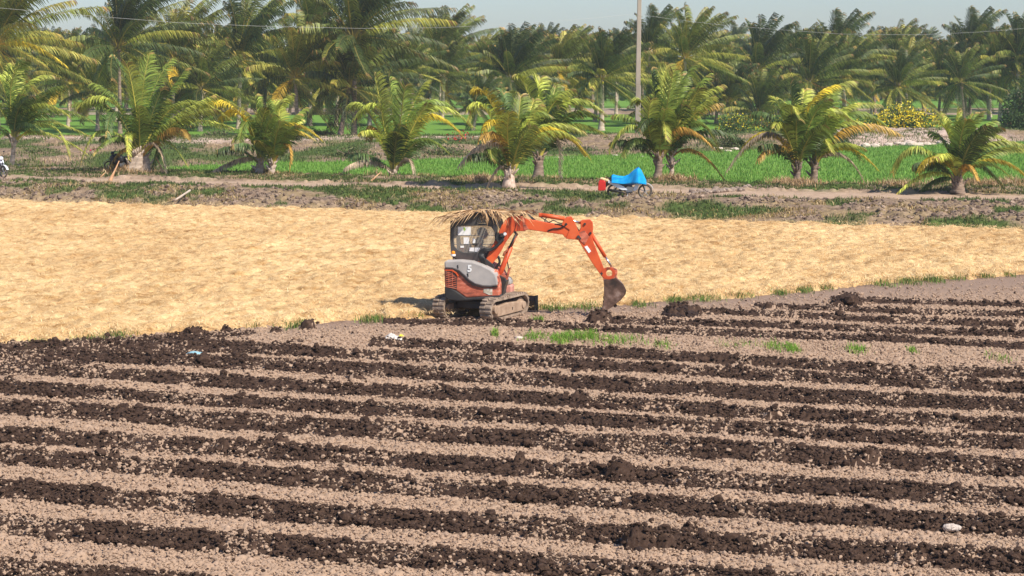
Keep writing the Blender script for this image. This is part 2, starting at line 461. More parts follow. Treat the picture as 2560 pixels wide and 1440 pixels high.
me = np_mesh('straw_field', np.stack([Xs, Ys, Zs], -1).reshape(-1, 3), q2, smooth=True)
tag(link('straw_field', me, mat=M_straw), kind='structure')

# ---- blades (grass, straw, rice)
def blades(P, az, lean, h, w, col, bend=.5):
    """P base points, az lean direction, lean 0 upright..1 flat; two-segment blades"""
    n = len(P)
    dx, dy = np.cos(az), np.sin(az)
    sxv = np.stack([-dy, dx, np.zeros(n)], -1)
    m_ = np.stack([dx * lean, dy * lean, np.sqrt(np.clip(1 - lean ** 2, .01, 1))], -1)
    l2 = np.clip(lean + bend, 0, .99)
    t_ = np.stack([dx * l2, dy * l2, np.sqrt(np.clip(1 - l2 ** 2, .01, 1)) * np.where(lean + bend > 1, -.3, 1)], -1)
    p1 = P + m_ * (h * .55)[:, None]; p2 = p1 + t_ * (h * .45)[:, None]
    hw = (w * .5)[:, None]
    v = np.stack([P - sxv * hw, P + sxv * hw, p1 + sxv * hw * .8, p1 - sxv * hw * .8, p2], 1).reshape(-1, 3)
    o = np.arange(n) * 5
    q = np.stack([o, o + 1, o + 2, o + 3], -1); t = np.stack([o + 3, o + 2, o + 4], -1)
    return v, [q, t], np.repeat(col, 5, axis=0)
def colmix(n, cols, wts=None):
    cols = np.array(cols); k = rng.choice(len(cols), n, p=wts)
    return cols[k] * rng.uniform(.75, 1.25, (n, 1))
M_blade = attr_mat('blade', .7, .3, .2, .2, 1.5)
M_strawb = attr_mat('straw_blade', .8, .15, .15, .15, 1.5)
def blade_obj(name, label, cat, P, az, lean, h, w, col, mat, bend=.5, kind='stuff'):
    v, f, c = blades(P, az, lean, h, w, col, bend)
    return tag(link(name, np_mesh(name, v, f, col=c), mat=mat), label, cat, kind=kind)
n = 150000
Xb = rng.uniform(-26, 24, n); lo, hi = soil_edge(Xb), straw_top(Xb)
Yb = lo + (hi - lo) * rng.random(n) ** 1.35 - rng.random(n) * .35
ok = np.abs(Xb) < Yb * .256 * 1.15 + 1; Xb, Yb = Xb[ok], Yb[ok]; n = len(Xb)
zb = .03 + .12 * fbm(Xb * 1.6, Yb * .9, 91, 4) + .06 * lumps(Xb * 2.6, Yb * 1.8, 92) + .03
patchy = fbm(Xb * .9, Yb * .5, 94, 3)
cb = colmix(n, [(.80, .60, .33), (.72, .51, .26), (.84, .67, .40), (.46, .30, .15)], [.5, .27, .17, .06])
blade_obj('loose_straw', 'layer of loose golden rice straw strewn over the mown field', 'straw', np.stack([Xb, Yb, zb - .01], -1), rng.uniform(0, 6.283, n), rng.uniform(.80, .98, n), rng.uniform(.10, .24, n), rng.uniform(.006, .013, n), cb, M_strawb, .12)
# ================================================================= BUND, PADDIES, FAR LAND
def strip(name, f_lo, f_hi, x0, x1, nu, nv, zf, mat, kind='structure'):
    Xv = np.linspace(x0, x1, nu); V_, X_ = np.meshgrid(np.linspace(0, 1, nv), Xv, indexing='ij')
    Y_ = f_lo(X_) + (f_hi(X_) - f_lo(X_)) * V_
    Z_, at = zf(X_, Y_, V_)
    i_ = np.arange(nu * nv).reshape(nv, nu)
    q = np.stack([i_[:-1, :-1], i_[:-1, 1:], i_[1:, 1:], i_[1:, :-1]], -1).reshape(-1, 4)
    me = np_mesh(name, np.stack([X_, Y_, Z_], -1).reshape(-1, 3), q, at, smooth=True)
    return tag(link(name, me, mat=mat), kind=kind)
# near bund: clod slope, track, verge
def bund_h(X, Y):
    a, r0, r1, p = straw_top(X), road_lo(X), road_hi(X), paddy_lo(X)
    t = np.clip((Y - a) / np.maximum(r0 - a, .5), 0, 1)
    z = .42 * np.clip(t * 2.2, 0, 1) ** .8
    on = (Y > r0 - .3) & (Y < r1 + .3)
    rough = np.where(on, .15, 1.0)
    z = z + rough * (.16 * (fbm(X * .9, Y * .9, 101, 3) - .4) + .11 * lumps(X * 2.2, Y * 2.0, 102) * (fbm(X * .35, Y * .35, 103, 2) > .42) + .05 * lumps(X * 6, Y * 6, 104))
    down = np.clip((p + .3 - Y) / 1.2, 0, 1)
    z = z * (.25 + .75 * down)
    ends = np.clip((Y - a) / .6, 0, 1)
    return z * ends - (1 - ends) * .1
def bund_z(X, Y, V):
    r0, r1 = road_lo(X), road_hi(X)
    wob = (fbm(X * .6, Y * .6, 105, 3) - .5) * .7
    track = np.clip(1 - np.abs((Y + wob - (r0 + r1) / 2) / ((r1 - r0) * .5 + .75)) ** 4, 0, 1)
    green = np.clip((fbm(X * .55, Y * .55, 106, 3) - .50) * 7, 0, 1) * (1 - track)
    return bund_h(X, Y), {'track': track, 'green': green}
m, nt, b = new_mat('bund_earth')
n1 = noise_node(nt, 3.5, 6, .75); n2 = noise_node(nt, .5, 3)
base = ramp(nt, n1.outputs[0], [(.28, (.08, .055, .04)), (.5, (.23, .165, .12)), (.75, (.42, .31, .23))])
dryg = ramp(nt, n1.outputs[0], [(.3, (.16, .12, .05)), (.7, (.42, .31, .16))])
c = mixc(nt, ramp(nt, n2.outputs[0], [(.42, (0, 0, 0)), (.6, (.55,) * 3)]).outputs[0], base.outputs[0], dryg.outputs[0])
at = N(nt, 'ShaderNodeAttribute', attribute_name='track'); ag = N(nt, 'ShaderNodeAttribute', attribute_name='green')
gr = ramp(nt, n1.outputs[0], [(.3, (.035, .06, .018)), (.7, (.12, .17, .045))])
c = mixc(nt, ag.outputs['Fac'], c, gr.outputs[0])
tr = ramp(nt, n1.outputs[0], [(.3, (.34, .235, .165)), (.7, (.52, .39, .29))])
c = mixc(nt, at.outputs['Fac'], c, tr.outputs[0])
nt.links.new(c, b.inputs['Base Color']); b.inputs['Roughness'].default_value = .95; b.inputs['Specular IOR Level'].default_value = .1
bump(nt, b, n1.outputs[0], .5, .08)
M_bund = m
strip('earth_bund', lambda x: straw_top(x) - 1.6, lambda x: paddy_lo(x) + 1.5, -42, 42, 1000, 260, bund_z, M_bund)
# rice paddies (bright green sheets + blades)
m, nt, b = new_mat('rice')
n1 = noise_node(nt, 1.0, 5, .7, stretch=(6, 1.5, 3)); n2 = noise_node(nt, .12, 3)
r1 = ramp(nt, n1.outputs[0], [(.3, (.105, .225, .035)), (.7, (.17, .32, .055))])
c = mixc(nt, ramp(nt, n2.outputs[0], [(.4, (0,) * 3), (.65, (.35,) * 3)]).outputs[0], r1.outputs[0], (.15, .28, .04))
nt.links.new(c, b.inputs['Base Color']); b.inputs['Roughness'].default_value = .8; b.inputs['Specular IOR Level'].default_value = .1
bump(nt, b, n1.outputs[0], .6, .1)
M_rice = m
def rice_z(X, Y, V):
    return .12 + .05 * fbm(X * 2.5, Y * 1.2, 111, 3) + .03 * lumps(X * 5, Y * 2.5, 112), {}
strip('rice_paddy', paddy_lo, lambda x: np.maximum(paddy_hi(x), paddy_lo(x) + .2), -23.5, 45, 600, 200, rice_z, M_rice)
strip('rice_paddy', lambda x: field2_lo(x) + 0 * x, lambda x: 232 + 0 * x, -80, 90, 160, 60, lambda X, Y, V: (.1 + .06 * fbm(X, Y * .5, 113, 3), {}), M_rice)
strip('rice_paddy', lambda x: 268 + 0 * x, lambda x: 350 + 0 * x, -120, 130, 80, 30, lambda X, Y, V: (.1 + 0 * X, {}), M_rice)
strip('rice_paddy', lambda x: 372 + 0 * x, lambda x: 470 + 0 * x, -160, 170, 80, 30, lambda X, Y, V: (.1 + 0 * X, {}), M_rice)
# second bund, between paddy and far field
def bank2(X, Y, V):
    hump = np.sin(np.clip(V, 0, 1) * math.pi) ** .7
    right = np.clip((X - 22) / 3, 0, 1) * np.clip((39 - X) / 4, 0, 1)
    z = hump * (.35 + .35 * fbm(X * .25, Y * .25, 120, 3) + .25 * right) + .12 * lumps(X * 1.6, Y * 1.2, 121) * hump + .06 * fbm(X * 3, Y * 3, 122, 3)
    track = np.clip(1 - np.abs((V - .62 + (fbm(X * .1, X * 0, 123, 2) - .5) * .2) / .13) ** 3, 0, 1) * (X < -2)
    green = np.clip((fbm(X * .28, Y * .11, 124, 3) - .46) * 8, 0, 1) * (1 - track) * (1 - right)
    return z, {'track': np.maximum(track, right * 1.0 * (fbm(X * .8, Y * .8, 126, 3) > .40)), 'green': green}
m2 = M_bund.copy(); m2.name = 'bank_earth'
for nd in m2.node_tree.nodes:
    if nd.type == 'VALTORGB' and abs(nd.color_ramp.elements[0].color[0] - .34) < .01:
        nd.color_ramp.elements[0].color = (.40, .29, .23, 1); nd.color_ramp.elements[1].color = (.60, .47, .39, 1)
    if nd.type == 'VALTORGB' and abs(nd.color_ramp.elements[0].color[0] - .10) < .01:
        nd.color_ramp.elements[0].color = (.14, .11, .06, 1); nd.color_ramp.elements[1].color = (.29, .21, .14, 1); nd.color_ramp.elements[-1].color = (.44, .32, .23, 1)
strip('earth_bank', lambda x: np.maximum(paddy_hi(x), paddy_lo(x) + .2) - .4, lambda x: field2_lo(x) + .6, -60, 70, 800, 110, bank2, m2)
strip('earth_bank', lambda x: 231 + 0 * x, lambda x: 269 + 0 * x, -90, 100, 200, 30, lambda X, Y, V: (np.sin(V * math.pi) * .4 + .1 * fbm(X, Y, 130, 3), {'track': .5 * (fbm(X * .2, Y * .2, 131, 2) > .5), 'green': (fbm(X * .1, Y * .1, 132, 3) > .5) * .8}), m2)
# base ground out to the horizon
gxs = np.concatenate([-np.geomspace(9000, 60, 30), np.linspace(-50, 50, 41), np.geomspace(60, 9000, 30)])
gys = np.concatenate([np.linspace(-60, 60, 20), np.linspace(64, 130, 23), np.geomspace(140, 12000, 60)])
GY, GX = np.meshgrid(gys, gxs, indexing='ij')
GZ = np.where(GY < 76, -.35, np.where(GY < 90, -.25, -.06)) + 0 * GX
i_ = np.arange(GX.size).reshape(GX.shape)
q = np.stack([i_[:-1, :-1], i_[:-1, 1:], i_[1:, 1:], i_[1:, :-1]], -1).reshape(-1, 4)
M_ground = noisy('ground', [(.3, (.07, .09, .03)), (.5, (.16, .15, .07)), (.7, (.34, .26, .17))], .12, .95, bumpk=.3, dist=.3)
tag(link('ground', np_mesh('ground', np.stack([GX, GY, GZ], -1).reshape(-1, 3), q), mat=M_ground), kind='structure')

# ---- vegetation cover (stuff)
def in_view(X, Y, m=1.2): return np.abs(X) < Y * .256 * 1.12 + m
G = [(.08, .125, .035), (.12, .17, .045), (.055, .08, .025), (.19, .21, .07)]
DG = [(.42, .30, .14), (.52, .40, .22), (.30, .20, .09), (.22, .19, .06)]
n = 260000
Xb = rng.uniform(-40, 44, n); lo = straw_top(Xb); hi = paddy_lo(Xb); Yb = lo + (hi - lo) * rng.random(n)
r0, r1 = road_lo(Xb), road_hi(Xb)
gm = fbm(Xb * .55, Yb * .55, 106, 3)
offtrack = (Yb < r0 - .5) | (Yb > r1 + .7)
ok = in_view(Xb, Yb) & offtrack
gk = ok & ((gm > .535) | ((Yb > r1) & (fbm(Xb * .4, Yb * .9, 141, 2) > .40))) & (rng.random(n) < .8)
P = np.stack([Xb, Yb, bund_h(Xb, Yb) - .02], -1)[gk]; k = len(P)
blade_obj('bund_grass', 'green weeds and grass growing in patches on the bund beside the dirt track', 'grass', P, rng.uniform(0, 6.28, k), rng.uniform(.05, .6, k), rng.uniform(.08, .24, k), rng.uniform(.02, .04, k), colmix(k, G, [.4, .3, .2, .1]), M_blade)
dk = ok & (~gk) & (fbm(Xb * .5 + 9, Yb * .5, 143, 3) > .56)
P = np.stack([Xb, Yb, bund_h(Xb, Yb) - .02], -1)[dk]; k = len(P)
blade_obj('dry_grass', 'patches of withered straw coloured grass on the bund', 'dry grass', P, rng.uniform(0, 6.28, k), rng.uniform(.2, .8, k), rng.uniform(.08, .26, k), rng.uniform(.018, .035, k), colmix(k, DG), M_strawb)
# clods on the bund slope
n = 11000
Xb = rng.uniform(-26, 26, n); lo = straw_top(Xb); hi = road_lo(Xb); Yb = lo + (hi - lo) * rng.random(n) ** .9 * .9
ok = in_view(Xb, Yb) & (fbm(Xb * .55, Yb * .55, 106, 3) < .52) & (fbm(Xb * .35, Yb * .35, 103, 2) > .36)
Xb, Yb = Xb[ok], Yb[ok]; rr = .03 + .085 * rng.random(len(Xb)) ** 2.5
v, f = blobs(np.stack([Xb, Yb, bund_h(Xb, Yb) + rr * .3], -1), rr, .8, .25)
cc = np.repeat(colmix(len(Xb), [(.20, .15, .115), (.14, .10, .08), (.28, .21, .16)]), 12, axis=0)
M_clod = attr_mat('dry_clod', .95, 0, .1, .3, 8)
tag(link('bund_clods', np_mesh('bund_clods', v, f, col=cc), mat=M_clod), 'dried grey brown mud clods heaped on the slope of the bund', 'mud clods', kind='stuff')
# rice blades
n = 150000
Yb = 88 + 62 * rng.random(n) ** 1.3; Xb = rng.uniform(-24, 40, n)
ok = (Yb > paddy_lo(Xb) - .1) & (Yb < paddy_hi(Xb)) & in_view(Xb, Yb); Xb, Yb = Xb[ok], Yb[ok]; k = len(Xb)
RC = [(.15, .30, .05), (.19, .35, .065), (.11, .22, .04), (.25, .37, .09)]
blade_obj('rice_plants', 'bright green young rice standing in the nearest paddy', 'rice plants', np.stack([Xb, Yb, np.full(k, .12)], -1), rng.uniform(0, 6.28, k), rng.uniform(0, .35, k), rng.uniform(.12, .26, k), rng.uniform(.025, .05, k), colmix(k, RC, [.4, .3, .15, .15]), M_blade, .3)
# weeds along the second bank
n = 150000
Yb = 100 + 68 * rng.random(n); Xb = rng.uniform(-46, 46, n)
a_, b_ = np.maximum(paddy_hi(Xb), paddy_lo(Xb) + .2), field2_lo(Xb)
ok = (Yb > a_) & (Yb < b_) & in_view(Xb, Yb); Xb, Yb, a_, b_ = Xb[ok], Yb[ok], a_[ok], b_[ok]
Vv = (Yb - a_) / (b_ - a_); gm = fbm(Xb * .28, Yb * .11, 124, 3)
edgeg = (Vv < .12) | (Vv > .9)
zz = np.sin(np.clip(Vv, 0, 1) * math.pi) ** .7 * (.35 + .35 * fbm(Xb * .25, Yb * .25, 120, 3) + .25 * np.clip((Xb - 22) / 3, 0, 1) * np.clip((39 - Xb) / 4, 0, 1))
gk = (gm > .465) | edgeg & (fbm(Xb * .5, Yb * .1, 150, 2) > .40)
k = gk.sum()
blade_obj('bank_grass', 'green weeds along the pale bank behind the paddy', 'grass', np.stack([Xb, Yb, zz], -1)[gk], rng.uniform(0, 6.28, k), rng.uniform(.05, .6, k), rng.uniform(.1, .4, k), rng.uniform(.03, .06, k), colmix(k, G, [.35, .35, .2, .1]), M_blade)
dk = ~gk & (fbm(Xb * .3 + 5, Yb * .12, 151, 3) > .46); k = dk.sum()
blade_obj('dry_grass', 'withered pinkish tan grass on the pale bank behind the paddy', 'dry grass', np.stack([Xb, Yb, zz], -1)[dk], rng.uniform(0, 6.28, k), rng.uniform(.2, .8, k), rng.uniform(.1, .36, k), rng.uniform(.03, .05, k), colmix(k, [(.50, .37, .23), (.42, .30, .18), (.58, .45, .31)]), M_strawb)
# grass fringe between straw and dug field, and green tufts in the field
def tuft_pts(lst, per):
    out = []
    for px, py, w, dy, dens in lst:
        g = ground(px, py); k = int(per * dens)
        rx = rng.normal(0, w * .32, k); ry = rng.normal(0, dy, k)
        out.append(np.stack([g.x + rx, g.y + ry, np.zeros(k)], -1))
    return np.concatenate(out)
FR = [(310, 838, .5, .3, 1.5), (100, 862, .5, .3, .5), (230, 852, .8, .4, 1), (650, 812, .25, .2, .5), (740, 812, .55, .5, 2.2), (930, 802, .5, .3, 1.6), (640, 815, .3, .3, .6), (1040, 790, .4, .3, 1), (1380, 772, .6, .3, 1.6), (1460, 768, .7, .35, 1.8), (1600, 765, .4, .25, 1.0),
      (1690, 752, .5, .3, 1.2), (1760, 748, .7, .35, 2.2), (1850, 742, .5, .3, .9), (1950, 735, .4, .3, 1), (2010, 728, .35, .3, 1.3), (2060, 722, .4, .3, .8), (2270, 706, .5, .4, 2.2), (2330, 702, .5, .4, 2.2), (2210, 712, .6, .4, 1.2), (2390, 697, .5, .3, .8), (2460, 692, .5, .3, .9), (2520, 688, .25, .3, .6)]
FR2 = [(1400, 852, .35, .35, 1.8), (1450, 846, .6, .3, 2.6), (1340, 846, .5, .3, .8), (1540, 855, .9, .35, 1.6), (1480, 842, .2, .3, .6), (1850, 865, .9, .3, .35), (1940, 872, .35, .3, .7), (1980, 876, .2, .25, 1.1), (2140, 878, .35, .3, .8), (2280, 882, .12, .15, .5), (1238, 838, .12, .25, .6), (2500, 900, .4, .3, .25), (1660, 868, .4, .3, .3), (1345, 803, .25, .1, .4)]
P = tuft_pts(FR, 150); k = len(P)
blade_obj('edge_grass', 'bright green grass tufts along the edge between straw and dug soil', 'grass', P, rng.uniform(0, 6.28, k), rng.uniform(.1, .6, k), rng.uniform(.08, .22, k), rng.uniform(.010, .02, k), colmix(k, [(.13, .23, .05), (.18, .29, .06), (.09, .16, .035), (.40, .33, .15)], [.3, .25, .2, .25]), M_blade)
P = tuft_pts(FR2, 300); k = len(P)
blade_obj('field_grass', 'sparse bright green grass growing on the unplowed strip of the field', 'grass', P, rng.uniform(0, 6.28, k), rng.uniform(.05, .55, k), rng.uniform(.07, .2, k), rng.uniform(.008, .016, k), colmix(k, [(.16, .33, .04), (.24, .42, .06), (.11, .22, .03), (.42, .36, .15)], [.35, .35, .2, .1]), M_blade)
# brown dead weeds round the palm feet
DW = [(1645, 470, 1.6, 1.0, 5), (1690, 480, 1.3, .9, 4), (1950, 485, 1.2, .8, 4), (1990, 492, 1.4, .8, 4), (2060, 482, 1.6, .6, 4), (2120, 486, 1.6, .5, 3), (1305, 462, 1.0, .5, 2.5), (1385, 462, .8, .5, 2), (1210, 482, 1.0, .6, 2.5), (1060, 458, 1.5, .4, 3), (950, 464, 1.0, .5, 2), (300, 458, 1.8, .7, 3), (345, 460, 1.4, .6, 2.5), (650, 458, .9, .4, 1.5), (2390, 490, 2.2, .7, 3), (2500, 492, 2.2, .6, 3), (2250, 492, 2.0, .6, 2.5)]
P = tuft_pts(DW, 420); P[:, 2] = bund_h(P[:, 0], P[:, 1]) - .02; k = len(P)
blade_obj('dead_weeds', 'tangled dry brown weeds around the feet of the front palms', 'dry weeds', P, rng.uniform(0, 6.28, k), rng.uniform(.1, .8, k), rng.uniform(.15, .55, k), rng.uniform(.015, .035, k), colmix(k, [(.50, .34, .19), (.40, .25, .13), (.60, .45, .28), (.28, .2, .1)]), M_strawb, .5)
# ================================================================= PALMS
M_leaf = attr_mat('palm_leaf', .45, .28, .28, .25, .9)
M_trunk = noisy('palm_trunk', [(.3, (.26, .19, .14)), (.55, (.52, .42, .34)), (.8, (.66, .56, .47))], 2.5, .9, bumpk=.5, stretch=(1, 1, 6), dist=.04)
M_trunk2 = noisy('palm_trunk_dark', [(.3, (.10, .07, .055)), (.55, (.27, .20, .155)), (.8, (.48, .38, .30))], 2.5, .9, bumpk=.5, stretch=(1, 1, 6), dist=.04)
TINT = {'d': (.075, .135, .04), 'g': (.17, .26, .05), 'l': (.38, .46, .085), 'y': (.58, .46, .05), 'o': (.50, .30, .06), 'k': (.42, .32, .22)}
TIPT = {'d': (.13, .19, .055), 'g': (.33, .37, .07), 'l': (.62, .58, .11), 'y': (.72, .55, .05), 'o': (.55, .38, .12), 'k': (.55, .45, .33)}
RACH = {'d': (.28, .28, .08), 'g': (.50, .46, .10), 'l': (.68, .60, .12), 'y': (.62, .46, .06), 'o': (.55, .33, .08), 'k': (.50, .38, .25)}
def frond_arrays(p0, p1, p2, tint='g', nl=56, ll=.85, lw=.052, wind=(.35, 0, 0), droop=.75, seed=0, p3=None):
    r = np.random.default_rng(seed)
    p0, p1, p2 = map(np.array, (p0, p1, p2))
    def bez(t):
        t = np.asarray(t)[:, None]
        if p3 is None: return (1 - t) ** 2 * p0 + 2 * (1 - t) * t * p1 + t ** 2 * p2
        return (1 - t) ** 3 * p0 + 3 * (1 - t) ** 2 * t * p1 + 3 * (1 - t) * t ** 2 * p2 + t ** 3 * np.array(p3)
    def dbez(t):
        e = .01; d = bez(np.minimum(t + e, 1)) - bez(np.maximum(t - e, 0)); return d / np.linalg.norm(d, axis=1)[:, None]
    # rachis
    K = 14; ts = np.linspace(0, 1, K); C = bez(ts); T = dbez(ts)
    up = np.array([0, 0, 1.0]); S = np.cross(T, up + np.array([.13, .21, 0])); S /= np.linalg.norm(S, axis=1)[:, None]; U = np.cross(S, T)
    rad = np.interp(ts, [0, .12, 1], [.075, .046, .012])[:, None]
    ang = [0, 2.1, 4.2]
    V = [np.stack([C + (S * math.cos(a) + U * math.sin(a)) * rad for a in ang], 1).reshape(-1, 3)]
    F4 = []
    for i in range(K - 1):
        for k in range(3):
            F4.append((i * 3 + k, i * 3 + (k + 1) % 3, i * 3 + 3 + (k + 1) % 3, i * 3 + 3 + k))
    cr = np.tile(np.array(RACH[tint]), (K * 3, 1))
    # leaflets, both sides
    t = np.tile(np.linspace(.13, .995, nl), 2) + r.normal(0, .003, nl * 2); t = np.clip(t, .1, 1)
    side = np.repeat([-1.0, 1.0], nl)[:, None]
    P = bez(t); T = dbez(t)
    S = np.cross(T, up + np.array([.13, .21, 0])); S /= np.linalg.norm(S, axis=1)[:, None]; U = np.cross(S, T); U *= np.sign(U[:, 2:3] + 1e-6)
    Lf = ll * np.clip(np.interp(t, [.1, .3, .6, .9, 1], [.55, 1, 1, .8, .5]), 0, 2) * r.uniform(.85, 1.1, nl * 2)
    fwd = np.interp(t, [0, 1], [.45, 1.1])[:, None]
    d1 = S * side * .9 + T * fwd + U * .22 + r.normal(0, .07, (nl * 2, 3)); d1 /= np.linalg.norm(d1, axis=1)[:, None]
    hzn = np.sqrt(np.clip(1 - T[:, 2:3] ** 2, 0, 1))
    g = np.array([0, 0, -1.0]) * droop * (.3 + 1.15 * hzn ** 1.5) + np.array(wind)
    d2 = d1 * .8 + g * r.uniform(.7, 1.25, (nl * 2, 1)); d2 /= np.linalg.norm(d2, axis=1)[:, None]
    d3 = d2 + g * .9; d3 /= np.linalg.norm(d3, axis=1)[:, None]
    Wv = T * lw * .5 * r.uniform(.8, 1.2, (nl * 2, 1))
    L_ = Lf[:, None]
    a = P; b_ = P + d1 * L_ * .35; c_ = b_ + d2 * L_ * .35; e_ = c_ + d3 * L_ * .30
    v = np.stack([a - Wv * .6, a + Wv * .6, b_ + Wv, b_ - Wv, c_ + Wv * .75, c_ - Wv * .75, e_], 1).reshape(-1, 3)
    o = K * 3 + np.arange(nl * 2) * 7
    q = np.concatenate([np.stack([o, o + 1, o + 2, o + 3], -1), np.stack([o + 3, o + 2, o + 4, o + 5], -1)])
    tr = np.stack([o + 5, o + 4, o + 6], -1)
    mixv = (np.clip((t - .35) * 1.2, 0, 1) * r.uniform(.3, 1, nl * 2))[:, None]
    cl = np.array(TINT[tint]) * (1 - mixv) + np.array(TIPT[tint]) * mixv
    if tint in 'gld':
        burn = (t > .93) & (r.random(nl * 2) < .5); cl[burn] = (.42, .3, .1)
    cl = cl * r.uniform(.45, 1.5, (nl * 2, 1)) * float(r.uniform(.65, 1.3))
    V.append(v)
    return np.concatenate(V), [np.array(F4 + q.tolist()), tr], np.concatenate([cr, np.repeat(cl, 7, axis=0)])
BACKTONE = np.array([.90, .77, .82])
def join_arr(lst):
    vs, q, t, cs, off = [], [], [], [], 0
    for v, f, c in lst:
        vs.append(v); q.append(f[0] + off); t.append(f[1] + off); cs.append(c); off += len(v)
    return np.concatenate(vs), [np.concatenate(q), np.concatenate(t)], np.concatenate(cs)
def trunk_bm(h, r0, r1, lean=(0, 0), seed=0, boots=True):
    rd = random.Random(seed); bm = bmesh.new(); pts = []; rads = []
    K = max(10, int(h * 9))
    for i in range(K + 1):
        t = i / K
        rads.append((r0 + (r1 - r0) * t ** .7) * (1 + .55 * math.exp(-t * h * 2.8)) * (1 + (.05 if i % 2 else -.03)) * rd.uniform(.96, 1.04))
        pts.append((lean[0] * t ** 1.3 + .04 * math.sin(t * 3), lean[1] * t ** 1.3, h * t))
    bm_tube(bm, pts, rads, 10)
    if boots:     # old petiole stubs under the crown
        for k in range(16):
            a = k * 2.4; z = max(.05, h - rd.uniform(.05, .75)); tt = z / h
            c = Vector((lean[0] * tt ** 1.3, lean[1] * tt ** 1.3, z)); d = Vector((math.cos(a), math.sin(a), rd.uniform(.8, 2.0))).normalized()
            L = rd.uniform(.22, .5)
            bm_tube(bm, [c + d * r1 * .5, c + d * (r1 + L * .5), c + d * (r1 + L)], [.07, .055, .025], 5)
    return bm
def crown_fronds(n, L, rd, wind, tints, low=-.35, zc=0.0, spread=1.0, nl=46, lw=.06):
    """3-point fronds spread round a crown centred on the origin"""
    out = []
    for i in range(n):
        q = i / (n - 1)
        az = i * 2.39996 + rd.uniform(-.25, .25)
        el = math.radians(87 - 84 * (1 - low * .55) * q ** 1.7 + rd.uniform(-9, 9))
        l = L * (1.02 - .22 * abs(q - .45)) * rd.uniform(.88, 1.1) * spread
        h = Vector((math.cos(az), math.sin(az), 0))
        d = h * math.cos(el) + Vector((0, 0, math.sin(el)))
        p0 = h * .10 + Vector((0, 0, -.25 * q + .1))
        p1 = d * l * .55 + Vector(wind) * l * .08
        bendk = .25 + .55 * q
        d2 = (h * (math.cos(el) + .4) + Vector((0, 0, math.sin(el) - bendk - .1))).normalized()
        p2 = p1 + d2 * l * .50 + Vector(wind) * l * rd.uniform(.15, .38)
        t = tints[min(int(q * len(tints)), len(tints) - 1)]
        t = rd.choice(t)
        out.append((p0, p1, p2, t, l))
    return out
def set_parent(o, root): o.parent = root

